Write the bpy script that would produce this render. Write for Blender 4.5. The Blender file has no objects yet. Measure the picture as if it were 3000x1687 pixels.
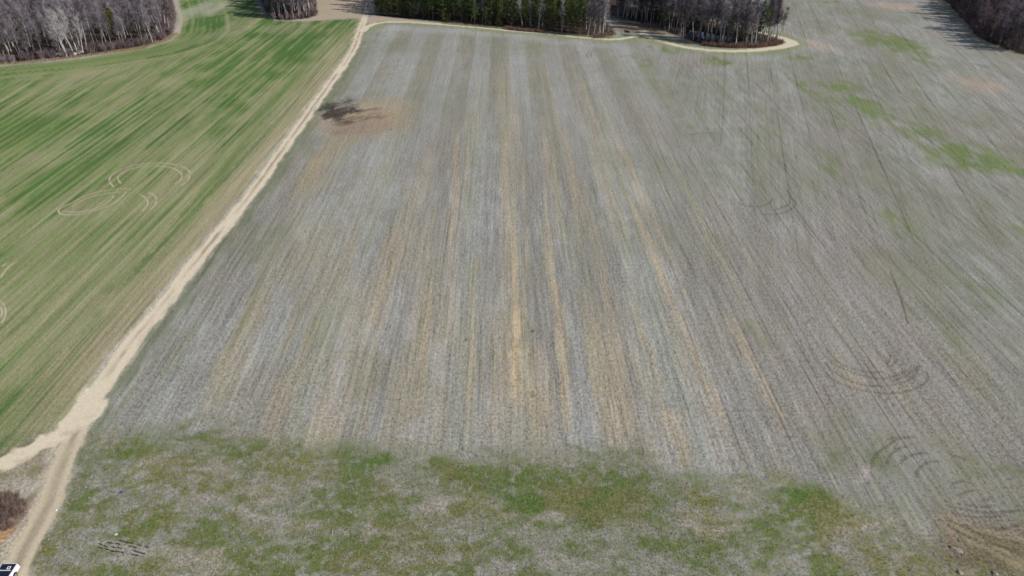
import bpy, math, random
import numpy as np
from mathutils import Vector, Matrix

# ------------------------------------------------------------------ camera
S = bpy.context.scene
COL = S.collection
H, FPX, TILT = 74.0, 2080.0, math.radians(32.6)      # height above the field, focal length in 3000-px units, tilt
cd = bpy.data.cameras.new('camera'); cam = bpy.data.objects.new('camera', cd); COL.objects.link(cam)
cd.sensor_width = 36.0; cd.lens = 36.0 * FPX / 3000.0; cd.clip_start = 0.5; cd.clip_end = 9000
cam.location = (0, 0, H); cam.rotation_euler = (math.pi / 2 - TILT, 0, 0)
S.camera = cam
S.render.resolution_x, S.render.resolution_y = 1024, 575

# ------------------------------------------------------------------ sky and sun
SUN_EL, SUN_AZ = math.radians(34), math.radians(107)      # azimuth clockwise from +Y
w = bpy.data.worlds.new('World'); S.world = w; w.use_nodes = True
nt = w.node_tree; sky = nt.nodes.new('ShaderNodeTexSky'); sky.sky_type = 'NISHITA'
sky.sun_disc = False; sky.sun_elevation = SUN_EL; sky.sun_rotation = SUN_AZ
bg = nt.nodes['Background']; bg.inputs[1].default_value = 0.085
nt.links.new(sky.outputs[0], bg.inputs[0])
sl = bpy.data.lights.new('sun', 'SUN'); sl.energy = 4.7; sl.angle = math.radians(0.5); sl.color = (1, 0.965, 0.91)
so = bpy.data.objects.new('sun', sl); COL.objects.link(so)
d = Vector((math.sin(SUN_AZ) * math.cos(SUN_EL), math.cos(SUN_AZ) * math.cos(SUN_EL), math.sin(SUN_EL)))
so.rotation_euler = d.to_track_quat('Z', 'Y').to_euler(); so.location = (120, 100, 150)
S.view_settings.view_transform = 'Standard'; S.view_settings.look = 'None'
S.view_settings.gamma = 1; S.view_settings.use_curve_mapping = False
S.view_settings.exposure = 0.14
S.render.engine = 'CYCLES'

random.seed(7); RNG = np.random.RandomState(11)

# ------------------------------------------------------------------ helpers
def un(p, z=0.0):
    """survey: photo pixel (3000 wide) -> world x, y on the plane at height z"""
    p = np.atleast_2d(np.array(p, float)); a = p[:, 0] - 1500; b = -(p[:, 1] - 843.5)
    dy = FPX * math.cos(TILT) + b * math.sin(TILT); dz = -FPX * math.sin(TILT) + b * math.cos(TILT)
    t = (z - H) / dz
    return np.c_[a * t, dy * t]
def u1(x, y, z=0.0): r = un((x, y), z)[0]; return float(r[0]), float(r[1])

def tag(o, label=None, cat=None, group=None, kind=None):
    if label: o['label'] = label
    if cat: o['category'] = cat
    if group: o['group'] = group
    if kind: o['kind'] = kind
    return o
def empty(name, loc, rz=0.0, sc=1.0):
    o = bpy.data.objects.new(name, None); COL.objects.link(o)
    o.location = loc; o.rotation_euler = (0, 0, rz); o.scale = (sc, sc, sc); o.empty_display_size = 0.3
    return o
def mesh_obj(name, V, F, mat, parent=None, smooth=False):
    me = bpy.data.meshes.new(name); me.from_pydata([tuple(v) for v in V], [], F); me.update()
    if smooth: me.polygons.foreach_set('use_smooth', [True] * len(me.polygons))
    me.materials.append(mat)
    o = bpy.data.objects.new(name, me); COL.objects.link(o)
    if parent: o.parent = parent
    return o

def hsh(ix, iy, seed):
    h = (ix.astype(np.int64) * 374761393 + iy.astype(np.int64) * 668265263 + seed * 1442695041) & 0xFFFFFFFF
    h = ((h ^ (h >> 13)) * 1274126177) & 0xFFFFFFFF
    h = h ^ (h >> 16)
    return (h & 0xFFFF) / 65535.0
def vn(x, y, seed=0):
    x0 = np.floor(x); y0 = np.floor(y); fx = x - x0; fy = y - y0
    fx = fx * fx * (3 - 2 * fx); fy = fy * fy * (3 - 2 * fy)
    a = hsh(x0, y0, seed); b = hsh(x0 + 1, y0, seed); c = hsh(x0, y0 + 1, seed); e = hsh(x0 + 1, y0 + 1, seed)
    return (a * (1 - fx) + b * fx) * (1 - fy) + (c * (1 - fx) + e * fx) * fy
def fbm(x, y, seed=0, o=4):
    s = 0; a = 1; t = 0
    for i in range(o):
        s = s + a * vn(x * 2 ** i + 17.3 * i, y * 2 ** i - 9.1 * i, seed + i); t += a; a *= 0.55
    return s / t
def ss(a, b, x):
    t = np.clip((x - a) / (b - a), 0, 1); return t * t * (3 - 2 * t)
def line_d(X, Y, P):
    """distance to a polyline, and 0..1 position along it"""
    D = np.full(X.shape, 1e9); T = np.zeros(X.shape); n = len(P) - 1
    for i in range(n):
        a = P[i]; e = P[i + 1] - a; L = float(e @ e) + 1e-9
        t = np.clip(((X - a[0]) * e[0] + (Y - a[1]) * e[1]) / L, 0, 1)
        dd = np.hypot(X - a[0] - t * e[0], Y - a[1] - t * e[1])
        m = dd < D; D = np.where(m, dd, D); T = np.where(m, (i + t) / n, T)
    return D, T
def poly_sd(X, Y, P):
    """signed distance to a polygon, positive inside"""
    Q = np.vstack([P, P[:1]]); D, _ = line_d(X, Y, Q)
    ins = np.zeros(X.shape, bool)
    for i in range(len(P)):
        a, b = Q[i], Q[i + 1]
        c = ((a[1] > Y) != (b[1] > Y)) & (X < (b[0] - a[0]) * (Y - a[1]) / (b[1] - a[1] + 1e-12) + a[0])
        ins ^= c
    return np.where(ins, D, -D)

# ------------------------------------------------------------------ survey of the place
ROAD = un([(1085, 0), (1074, 30), (1069, 51), (1055, 93), (1039, 140), (1011, 186), (986, 220), (964, 250), (903, 336), (720, 590), (546, 800),
           (473, 900), (383, 1007), (318, 1100), (262, 1190), (222, 1270), (196, 1330), (167, 1402), (146, 1469), (112, 1536), (66, 1620), (37, 1687), (0, 1760)])
RY = ROAD[::-1, 1]; RX = ROAD[::-1, 0]
LW = un([(-420, 235), (0, 190), (100, 180), (200, 171), (330, 152), (420, 138), (480, 120), (508, 98), (516, 60), (508, 20), (498, -30), (490, -60), (-420, -60)])
CL = un([(798, 58), (850, 60), (900, 55), (930, 46), (926, 20), (915, -60), (770, -60), (762, -10), (775, 30)])
PW = un([(1100, 46), (1180, 55), (1300, 66), (1450, 78), (1600, 92), (1700, 104), (1765, 108), (1806, 101), (1796, 80), (1770, 60), (1810, 40), (1850, 20), (1870, -60), (1085, -60)])
PEN = un([(1800, 52), (1860, 66), (1930, 84), (1985, 108), (2050, 128), (2120, 138), (2200, 139), (2270, 131), (2292, 122), (2270, 108), (2200, 92), (2130, 76), (2070, 58), (1990, 40), (1900, 22), (1840, 20), (1800, 36)])
RW = un([(2690, -60), (2735, -20), (2775, 10), (2802, 40), (2835, 72), (2850, 98), (2885, 120), (2940, 143), (3000, 160), (3200, 200), (3600, 260), (3600, -60)])
WOODS = [LW, CL, PW, PEN, RW]
PATH = un([(1064, 92), (1075, 80), (1100, 70), (1140, 65), (1200, 66), (1300, 73), (1400, 81), (1500, 91), (1600, 99), (1700, 110), (1780, 117), (1820, 115), (1862, 108)])
LOOP = un([(1882, 100), (1905, 110), (1930, 119), (1960, 128), (2010, 140), (2080, 148.5), (2150, 151), (2220, 148), (2290, 139), (2326, 129), (2312, 120), (2285, 110), (2250, 101), (2200, 89), (2140, 74), (2085, 60), (2050, 48)])
SPUR = un([(270, 1190), (225, 1225), (170, 1275), (90, 1318), (0, 1357), (-80, 1390), (-200, 1440)])
WATER = un([(1945, 82), (2000, 86), (2060, 96), (2110, 106), (2160, 112), (2150, 121), (2100, 122), (2045, 114), (1990, 100)])
POOL = un([(1827, 89), (1843, 92), (1846, 97), (1832, 97)])
CAUSE = un([(1800, 66), (1840, 74), (1880, 84), (1910, 98)])
GREEN = un([(-700, 330), (0, 197), (200, 180), (420, 143), (500, 118), (522, 98), (527, 60), (520, 20), (505, -40), (500, -60), (730, -60), (745, 0), (768, 40), (800, 61), (860, 65), (1062, 56),
            (1045, 93), (1028, 140), (998, 186), (972, 220), (949, 250), (884, 336), (694, 590), (516, 800), (440, 900), (335, 1020), (262, 1130), (210, 1195), (150, 1255), (60, 1300), (0, 1328), (-400, 1480), (-1500, 1700)])

# ------------------------------------------------------------------ ground painting (albedo, with tree shade in the litter colour; world space)
NX, NYR = 1000, 660
ys = 40.0 * (470.0 / 40.0) ** (np.arange(NYR) / (NYR - 1.0))
sx = np.linspace(-1, 1, NX)
Y = np.repeat(ys[:, None], NX, 1); X = sx[None, :] * (0.70 * Y + 62)
X = X.ravel(); Y = Y.ravel()
wx = X + 3.2 * (fbm(X * .16, Y * .16, 3) - .5) * 2; wy = Y + 3.2 * (fbm(X * .16, Y * .16, 9) - .5) * 2
fx_ = X + 0.9 * (fbm(X * .7, Y * .7, 23, 3) - .5) * 2; fy_ = Y + 0.9 * (fbm(X * .7, Y * .7, 29, 3) - .5) * 2
A15 = math.radians(14.8); cA, sA = math.cos(A15), math.sin(A15)
U2 = X * cA - Y * sA; V2 = X * sA + Y * cA
U1 = X + 0.012 * Y
def ell(px, py, rx, ry, soft=.45, warp=True):
    """soft ellipse; centre and radii given in survey pixels, evaluated in metres"""
    c = un((px, py))[0]; a = abs(un((px + rx, py))[0][0] - c[0]); b = abs(un((px, py - ry))[0][1] - un((px, py + ry))[0][1]) / 2
    x, y = (wx, wy) if warp else (X, Y)
    r = np.hypot((x - c[0]) / a, (y - c[1]) / b)
    return 1 - ss(1 - soft, 1 + soft, r)
def stroke(pts, width, soft=.6, fade=.12, warp=0):
    P = un(pts); x, y = [(X, Y), (fx_, fy_), (wx, wy)][warp]
    D, T = line_d(x, y, P)
    return (1 - ss(width / 2 * (1 - soft), width / 2 * (1 + soft), D)) * ss(0, fade, T + 1e-3) * (1 - ss(1 - fade, 1, T) * (fade > 0))
C = np.zeros((X.size, 3)); G = np.zeros(X.size); GC = np.zeros((X.size, 3)); GC[:] = (.095, .13, .032)
a1 = np.full(X.size, .5); a2 = np.zeros(X.size); gr = np.ones(X.size); tr = np.zeros(X.size)
def mix(col, m):
    global C
    C = C * (1 - m[:, None]) + np.array(col)[None, :] * m[:, None]
def mixG(col, m):
    global GC
    GC = GC * (1 - m[:, None]) + np.array(col)[None, :] * m[:, None]
GREY = (.232, .232, .216); PALE = (.32, .328, .332); TAN = (.37, .31, .215); OCH = (.30, .25, .15); BRN = (.185, .165, .14); PINK = (.33, .29, .27); DRK = (.15, .145, .14)
C[:] = GREY
# soft rows of residue, straw and bare soil along the planting direction
far = ss(120, 230, Y)
wob = 2.0 * (fbm(X * .02, Y * .012, 41, 2) - .5)
Uw = U1 + wob
s9 = fbm(Uw * .16, Y * .006, 51, 3); s3 = fbm(Uw * .55, Y * .02, 52, 3); s1_ = fbm(Uw * 1.5, Y * .03, 53, 2)
blot = fbm(X * .07, Y * .05, 54, 4); cl2 = fbm(X * .55, Y * .33, 56, 3); cl3 = fbm(X * .22, Y * .10, 57, 3)
rightz = ss(38, 62, X - .05 * (Y - 100))                         # where the second pass direction takes over
t9 = fbm(U2 * .16, V2 * .006, 61, 3); t3 = fbm(U2 * .55, V2 * .02, 62, 3)
S9 = s9 * (1 - rightz) + t9 * rightz; S3 = s3 * (1 - .5 * rightz) + t3 * .5 * rightz
pale = np.clip((S9 - .5) * 2.3 + (S3 - .5) * 1.7 + (blot - .5) * 2.2 + (cl3 - .5) * 1.6 + (cl2 - .5) * 1.6 + .34 + .15 * far, 0, 1)
mix(PALE, pale * .62)
mix(BRN, np.clip((.50 - S9) * 3.2 + (S3 - .5) * 1.5 + (fbm(X * .05, Y * .04, 55) - .5) * 2 + (cl3 - .5) * 2 + .05, 0, 1) * .38)
mix((.20, .215, .14), np.clip((s3 - .5) * 4 + (s9 - .5) * 2 + (cl3 - .5) * 2, 0, 1) * .45)
lane = ((X + .01 * Y + 6.0 + 1.2 * (fbm(X * .01, Y * .02, 58) - .5)) % 14.0); lw = ss(0, .7, lane) * ss(7.9, 7.2, lane)
lst = ss(150, 250, Y) * (1 - rightz) * (.35 + .9 * fbm(np.floor((X + .01 * Y + 6) / 14.0) * 7.3, Y * .012, 59, 2))
mix((.205, .195, .155), lw * lst * .55); mix(PALE, (1 - lw) * lst * .35)
tanz = np.exp(-((X - 6) / 42) ** 2) * (1 - ss(150, 330, Y) * .75) * ss(66, 80, Y)
mix((.30, .26, .20), np.exp(-((X - 12) / 26) ** 2) * ss(66, 74, Y) * ss(125, 90, Y) * np.clip((fbm(Uw * .3, Y * .05, 74, 4) - .45) * 5, 0, 1) * .5)
mix((.29, .255, .185), np.exp(-((X + 34) / 20) ** 2) * ss(66, 74, Y) * ss(200, 120, Y) * np.clip((fbm(Uw * .3, Y * .03, 75, 4) - .45) * 5, 0, 1) * .6)
mix(TAN, np.clip((fbm(Uw * .42, Y * .012, 71, 3) - .52) * 5 + (s1_ - .5) * 1.2, 0, 1) * tanz * .38)
mix(BRN, rightz * ss(330, 180, Y) * np.clip((blot - .42) * 3, 0, 1) * .35)
mix((.225, .195, .165), ss(22, 50, X) * ss(115, 90, Y) * np.clip(.35 + (cl3 - .5) * 3, 0, 1) * .5)
# named streaks of straw
mix((.40, .325, .215), stroke([(1500, 560), (1506, 745), (1512, 900), (1508, 1080), (1506, 1330)], 2.3, .6, .25, 1) * .8 * (.55 + .6 * (s1_ - .3)) * (.5 + .5 * ss(720, 850, 900)))
mix((.45, .37, .25), stroke([(1512, 860), (1512, 1000), (1508, 1240)], 1.2, .7, .3, 1) * .75)
for pts, wd, k in [
    ([(1585, 600), (1612, 800), (1640, 930), (1655, 1150), (1672, 1320)], 1.4, .8),
    ([(1590, 330), (1600, 600), (1620, 820)], 1.6, .4),
    ([(1790, 480), (1863, 629), (1957, 862), (2026, 1013), (2095, 1180), (2160, 1330)], 1.25, .75),
    ([(1690, 200), (1745, 360), (1800, 500)], 1.1, .45),
    ([(1392, 700), (1386, 862), (1376, 1080), (1366, 1270)], .95, .6),
    ([(1860, 900), (1912, 1048), (1945, 1180), (1985, 1350)], .8, .6),
    ([(1258, 780), (1258, 885), (1240, 1100), (1222, 1290)], 1.3, .35),
    ([(1467, 180), (1480, 500), (1497, 900)], 1.4, .4), ([(1340, 330), (1330, 560), (1310, 760)], 1.8, .4),
    ([(1720, 860), (1760, 1040), (1790, 1190), (1830, 1380)], 3.4, .42),
    ([(1960, 1180), (1990, 1290), (2020, 1390)], 3.5, .45),
    ([(2100, 860), (2190, 1040), (2250, 1150), (2320, 1310)], 1.7, .45),
    ([(1560, 980), (1570, 1100), (1590, 1250)], 5.5, .40),
    ([(2380, 870), (2480, 985), (2600, 1120), (2700, 1240)], 1.0, .4),
    ([(1180, 700), (1100, 900), (1050, 1060)], 1.2, .35), ([(1050, 760), (950, 1000), (890, 1180)], 2.4, .28),
    ([(1740, 250), (1850, 500), (1990, 800), (2070, 1000)], .9, .35), ([(1960, 420), (2110, 640), (2260, 860)], .8, .35)]:
    mix(TAN, stroke(pts, wd, .6, .22, 1) * k * np.clip(.55 + 1.6 * (s1_ - .3), 0, 1))
for pts, wd, k in [([(862, 640), (780, 800), (700, 960), (640, 1080), (582, 1220)], 3.4, .6), ([(1040, 360), (1000, 400), (940, 500), (905, 580)], 6.5, .62),
                   ([(960, 420), (900, 520), (860, 600)], 3, .5), ([(760, 1000), (700, 1120), (660, 1230)], 5, .30), ([(960, 330), (950, 360), (1000, 390), (1090, 385)], 7, .55)]:
    mix(OCH, stroke(pts, wd, .9, .2, 2) * k * .75 * np.clip(.4 + 1.9 * (s3 - .25), 0, 1))
for pts, wd, k in [([(1052, 880), (1030, 1000), (1005, 1150), (985, 1290)], 4.2, .75), ([(1705, 1130), (1730, 1200), (1765, 1330), (1780, 1450)], 3.6, .8), ([(1300, 960), (1282, 1080), (1262, 1290)], 3.6, .55),
                   ([(1150, 330), (1130, 420), (1040, 560), (960, 760)], 9, .5), ([(2480, 1190), (2600, 1240), (2700, 1300)], 5, .6), ([(2780, 1340), (2720, 1370), (2760, 1420)], 5, .6), ([(2640, 1440), (2700, 1520), (2740, 1640)], 3.4, .65),
                   ([(1190, 120), (1150, 200), (1100, 300)], 5, .6), ([(1345, 130), (1340, 230), (1310, 330)], 4, .45), ([(1100, 1240), (1400, 1290), (1500, 1330)], 3, .5)]:
    mix(PALE, stroke(pts, wd, .95, .25, 2) * k * .62 * np.clip(.5 + 2.2 * (cl2 - .35), 0, 1))
# plough lines left and right
hd = un([(1098, 84), (1200, 80), (1400, 94), (1600, 112), (1800, 132), (1900, 140), (2000, 158)])
Dh, Th = line_d(wx, wy, hd)
mix(PALE, (1 - ss(4, 12, Dh)) * .55 * np.clip(.3 + 2 * (fbm(X * .1, Y * .2, 77) - .3), 0, 1))
Dp, Tp = line_d(X, Y, PATH); Dl, Tl = line_d(X, Y, LOOP)
dpl = np.minimum(Dp, Dl)
G = np.maximum(G, (1 - ss(3.5, 10, dpl + (fbm(X * .2, Y * .2, 78) - .5) * 6)) * .85)
mixG((.20, .235, .12), (1 - ss(8, 22, dpl)))
roadx = np.interp(Y, RY, RX); dr = X - roadx
G = np.maximum(G, (1 - ss(1.2, 4.2, np.abs(dr - 1.9) + (fbm(X * .5, Y * .2, 79) - .5) * 5)) * .55 * (dr > 0))
G = np.maximum(G, (.30 * ss(.42, .66, fbm(X * .035, Y * .03, 80)) + .05) * (1 - .6 * tanz))
G = np.maximum(G, rightz * .30 * ss(.46, .66, fbm(U2 * .12, V2 * .03, 84)))
mix((.235, .215, .20), rightz * np.clip(.15 + (fbm(U2 * .10, V2 * .03, 85) - .4) * 3, 0, 1) * .6)
G = np.maximum(G, .42 * stroke([(900, 560), (780, 780), (700, 960), (640, 1060)], 1.6, .6, .2, 1))
# green patches of weeds on the right of the field
gp = [((2230, 195), (2470, 290), (2700, 385), (3060, 560), 8, .62), ((2420, 60), (2560, 110), (2700, 180), (2800, 230), 9, .55), ((2420, 250), (2520, 310), (2600, 360), (2700, 400), 4, .7), ((2470, 78), (2570, 108), (2660, 150), (2720, 175), 9, 1.0), ((2400, 205), (2450, 245), (2520, 300), (2560, 340), 7, .8), ((2270, 212), (2330, 245), (2410, 275), (2430, 290), 4, .7),
      ((2690, 395), (2790, 440), (2890, 490), (3010, 545), 8.5, 1.05), ((2810, 415), (2900, 460), (2980, 505), (3060, 560), 4, .8), ((2040, 160), (2090, 176), (2130, 186), (2150, 190), 5, 1.0), ((2250, 160), (2300, 162), (2350, 172), (2380, 185), 5, .7),
      ((2715, 198), (2745, 204), (2770, 210), (2790, 212), 3.4, .8), ((2400, 2), (2430, 6), (2460, 8), (2480, 8), 5, .9), ((1850, 130), (1900, 140), (1950, 148), (2030, 165), 5, .75), ((1830, 150), (1860, 175), (1880, 200), (1890, 210), 6, .45),
      ((2350, 405), (2400, 450), (2440, 500), (2470, 530), 3.5, .55), ((2510, 500), (2530, 515), (2555, 520), (2570, 525), 2.5, .6), ((2560, 590), (2610, 630), (2650, 680), (2720, 740), 3.2, .6), ((2230, 350), (2250, 385), (2260, 400), (2270, 410), 2.5, .5),
      ((2150, 870), (2200, 960), (2240, 1000), (2290, 1090), 1.6, .3), ((2700, 720), (2800, 800), (2900, 880), (3000, 990), 6, .48), ((2550, 690), (2620, 800), (2660, 900), (2680, 960), 1.2, .3), ((2600, 280), (2700, 330), (2820, 360), (2900, 420), 9, .42),
      ((1980, 80), (2360, 80), (2420, 60), (2440, 40), 5, .35), ((2950, 640), (2980, 660), (3020, 690), (3050, 710), 3, .5), ((2320, 330), (2400, 330), (2500, 370), (2600, 400), 6, .5)]
for a, b, c_, e, wd, k in gp:
    m = stroke([a, b, c_, e], wd * 2.4, 1.0, .35, 1) * k * 1.3 * np.clip(.60 + 2.6 * (fbm(U1 * .35 + 3, Y * .14, 83, 5) - .46), 0, 1.05)
    G = np.maximum(G, m); mixG((.13, .175, .062), np.clip(m * 1.3, 0, 1))
# the unploughed grassy end of the field
yb = un((1500, 1330))[0][1]
edge = yb + (fbm(X * .06, Y * .02, 90, 3) - .5) * 9 + np.where(X < -30, 3.5, 0) + -5.5 * ss(12, 30, X) - 9 * ss(42, 60, X)
mid_ = fbm(X * .55, Y * .75, 95, 5)
bot = ss(3.5, -3.5, Y - edge + (mid_ - .5) * 14)
bg_ = fbm(X * .13, Y * .22, 91, 4)
G = np.maximum(G, bot * np.clip((bg_ - .5) * 2.0 + (mid_ - .5) * 2.2 + .60, 0.18, .95))
mix((.195, .19, .145), bot * .75); mix(PALE, bot * np.clip((fbm(X * .25, Y * .4, 92, 5) - .5) * 3, 0, 1) * .25)
mix((.27, .235, .17), bot * np.clip((fbm(X * .12, Y * .2, 93) - .5) * 5, 0, 1) * .6)
for e in [(1660, 1455, 330, 90, .95), (1700, 1500, 190, 60, 1.1), (1560, 1400, 200, 60, .85), (2150, 1470, 200, 60, .6), (1000, 1350, 330, 50, .6), (1120, 1345, 130, 38, .95), (1320, 1375, 110, 40, .9), (830, 1370, 150, 65, .68), (700, 1310, 120, 30, .6), (545, 1430, 70, 40, .75), (470, 1520, 90, 60, .85), (440, 1560, 45, 40, 1.0),
          (340, 1330, 110, 80, .7), (290, 1440, 80, 90, .55), (2370, 1480, 90, 70, .95), (2250, 1530, 180, 60, .72), (2440, 1330, 60, 40, .45), (2590, 1350, 75, 70, .4), (1960, 1560, 200, 60, .62), (1750, 1610, 130, 50, .72), (2100, 1420, 160, 40, .5),
          (2900, 1610, 130, 60, .6), (2950, 1400, 120, 60, .45), (1000, 1470, 260, 40, .55), (2050, 1480, 60, 50, .8), (130, 1400, 1, 1, 0)]:
    m = ell(*e[:4], soft=.9) * e[4] * 1.25 * np.clip(.78 + 1.0 * (bg_ - .4) + 1.8 * (mid_ - .5), 0, 1.3)
    G = np.maximum(G, m)
    mixG((.06, .12, .018), np.clip(ell(e[0], e[1], e[2] * .7, e[3] * .7, soft=.8), 0, 1) * (e[4] > .9) * .8)
mixG((.155, .14, .055), bot * ss(.5, .62, fbm(X * .12, Y * .16, 94)) * .8)
mixG((.165, .155, .045), np.clip(ell(850, 1390, 110, 60) + ell(1400, 1480, 60, 50) + ell(390, 1400, 60, 60) + ell(2050, 1500, 60, 70) + ell(540, 1500, 40, 80) + ell(800, 1530, 200, 30), 0, 1) * .8)
for e in [(780, 1510, 120, 12, .75), (930, 1530, 60, 14, .7), (620, 1480, 60, 20, .5), (500, 1390, 60, 22, .6), (690, 1385, 30, 10, .8), (1268, 1465, 34, 18, 1.1), (1275, 1490, 14, 14, .8), (1590, 1510, 36, 15, 1.1), (1620, 1525, 22, 14, .8), (1526, 1375, 11, 14, 1.1), (1370, 1432, 9, 9, 1), (1700, 1450, 9, 8, .9),
          (2560, 1400, 35, 14, 1), (2290, 1640, 90, 20, .6), (1500, 1650, 200, 30, .35), (960, 1470, 14, 12, .8), (1090, 1510, 24, 22, .8), (300, 1650, 60, 22, .55), (400, 1640, 60, 22, .6), (2700, 1520, 40, 30, .45), (1930, 1530, 70, 18, .6), (2170, 1440, 50, 30, .4), (330, 1575, 20, 8, .8)]:
    m = ell(*e[:4], soft=.7) * e[4] * .55; mix(PINK, np.clip(m, 0, 1)); G = G * (1 - np.clip(m, 0, 1) * .9)
Pm = ss(.55, .66, fbm(X * 1.1, Y * 1.4, 97, 4)) * bot * .38
Pm *= 1 - .6 * ell(1690, 1480, 280, 80, soft=.8); mix(PALE, Pm); G = G * (1 - Pm)
# brown churned corner, bottom right
bc = ell(2920, 1610, 190, 80, soft=.8); G = G * (1 - .45 * bc)
mix((.15, .12, .08), bc * .75); mix((.12, .095, .065), ell(2880, 1630, 110, 30, soft=.8) * .6); mixG((.15, .15, .05), bc * .6)
for pts, wd, k in [([(2735, 1500), (2800, 1545), (2880, 1590), (2970, 1640), (3060, 1680)], 1.7, .9), ([(2750, 1490), (2850, 1545), (2950, 1570), (3060, 1590)], 1.0, .6), ([(2420, 1010), (2450, 1060), (2500, 1110), (2560, 1140)], 1.5, .55), ([(2430, 1080), (2500, 1130), (2560, 1160)], 1.2, .5)]:
    mix((.31, .26, .18), stroke(pts, wd, .9, .15, 1) * k * .8)
# scorched ground with ash beside the track
mix((.29, .235, .165), ell(1065, 348, 115, 42, soft=.8) * .95); mix((.31, .225, .16), ell(1110, 345, 60, 30, soft=.9) * .5); mix((.31, .26, .19), ell(1120, 305, 80, 18, soft=.7) * .6)
mix((.235, .19, .15), ell(1050, 372, 80, 20, soft=.8) * .8)
G = G * (1 - ell(1075, 345, 120, 45, soft=.5))
st = fbm((X * .75 + Y * .66) * .30, (X * .66 - Y * .75) * 1.1, 98, 5)
ash = np.clip(ell(978, 340, 34, 13, soft=.5) * 1.3 + ell(1018, 322, 32, 15, soft=.7) * .85 + ell(1085, 335, 50, 14, soft=.8) * .45 + ell(1000, 360, 32, 10, soft=.6) * .5 + ell(1040, 352, 40, 8, soft=.6) * .4, 0, 1.3)
mix((.05, .04, .034), np.clip((st - .62 + ash * .32) * 9, 0, 1) * np.clip(ash * 1.3, 0, 1) * .9)
mix((.21, .16, .13), ell(1000, 385, 22, 10, soft=.6) * .7)
for e in [(1185, 290, 3, 2), (1148, 380, 3, 2), (1243, 346, 2.5, 1.5), (1560, 970, 6, 4), (1365, 995, 4, 4)]:
    G = np.maximum(G, ell(*e, soft=.5, warp=False) * 1.2); mixG((.05, .07, .03), ell(*e, soft=.5, warp=False))
mix((.19, .16, .10), ell(1548, 1142, 16, 7, soft=.5) * .7); mix((.21, .17, .12), ell(1090, 470, 1, 1))

# second planting direction lines
a1[:] = .85 - .25 * far; a2 = rightz * .9 * ss(105, 150, Y); a1 = a1 * (1 - bot * .85); a2 = a2 * (1 - bot)
tr = rightz * ss(112, 150, Y) * (1 - ss(390, 430, Y))
l1 = ss(20, 45, X) * (1 - ss(230, 300, Y)) * (1 - bot)

# ---- green crop on the left of the track
sdG = poly_sd(X, Y, GREEN)
mg = ss(-.3, .5, sdG + (fbm(X * .8, Y * .5, 101, 2) - .5) * .9)
DLW, TLW = line_d(X, Y, LW[1:12])
hw = 1 - ss(20, 34, DLW)       # rows that follow the edge of the wood
bend = 0.0022 * np.maximum(0, -(X + 120)) * (Y - 150)                   # rows fan out slightly to the west
UG = X - 0.03 * Y + bend
fun = ss(300, 330, Y - .35 * (X + 130))
def cropn(f, g, sd, o, ku=1):
    A = fbm(UG * f, Y * g, sd, o); B = fbm(DLW * 1.1 * f, (X + .3 * Y) * g, sd + 40, o); return A * (1 - hw) + B * hw
g9 = cropn(.17, .007, 111, 3); g3 = cropn(.6, .02, 112, 3); g1 = cropn(1.7, .03, 113, 2); g2 = cropn(3.2, .02, 117, 1)
gf = np.clip(.58 + (g9 - .5) * .55 + (g3 - .5) * 1.05 + (g1 - .5) * 1.2 + (g2 - .5) * .5 + (cl3 - .5) * 1.0 + (fbm(X * .02, Y * .015, 114) - .5) * 1.4 + .12 * ss(-110, -170, X), 0, 1)
nearr = np.exp(-((dr + 5.2) / 5.6) ** 2) * ss(345, 260, Y)
gf = gf * (1 - .97 * nearr * (.8 + .5 * (1 - g3)).clip(0, 1))
gf = gf * (1 - .55 * ell(230, 850, 230, 120, soft=.7)) * (1 - .30 * ell(330, 640, 200, 110, soft=.7))
gf = np.maximum(gf, .85 * np.exp(-((DLW - 11) / 9) ** 2) * (.65 + .55 * g3)); gf = gf * (1 - .85 * (1 - ss(1, 4, DLW)))
gf = np.maximum(gf, ell(60, 1190, 150, 95, soft=.6) * .75 * (.5 + g3)); gf = np.maximum(gf, ell(30, 1290, 70, 30, soft=.6) * .95)
gf = np.maximum(gf, .8 * stroke([(700, 72), (850, 72), (1050, 62)], 6, .6, .1, 2))
lnG = (UG - 1.5 + .8 * (fbm(UG * .02, Y * .02, 119) - .5)) % 9.2; lnG = np.exp(-((lnG - 4.6) / .5) ** 2) * np.clip(fbm(np.floor((UG - 1.5) / 9.2) * 5.1, Y * .02, 120, 3) * 2.4 - .35, 0, 1) * (1 - hw)
lnP = (UG + 2.2) % 4.6; lnP = np.exp(-((lnP - 2.3) / .3) ** 2) * np.clip(fbm(np.floor((UG + 2.2) / 4.6) * 5.1, Y * .015, 123, 3) * 3 - 1.1, 0, 1) * (1 - hw)
gf = np.clip(np.maximum(gf, lnG * .98) - lnP * .4, 0, 1)
gf = np.clip(gf + .16 * 1.5 * np.sin(UG * 2 * np.pi / 2.3 + .6) * (1 - hw) * ss(300, 200, Y), 0, 1)
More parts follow.
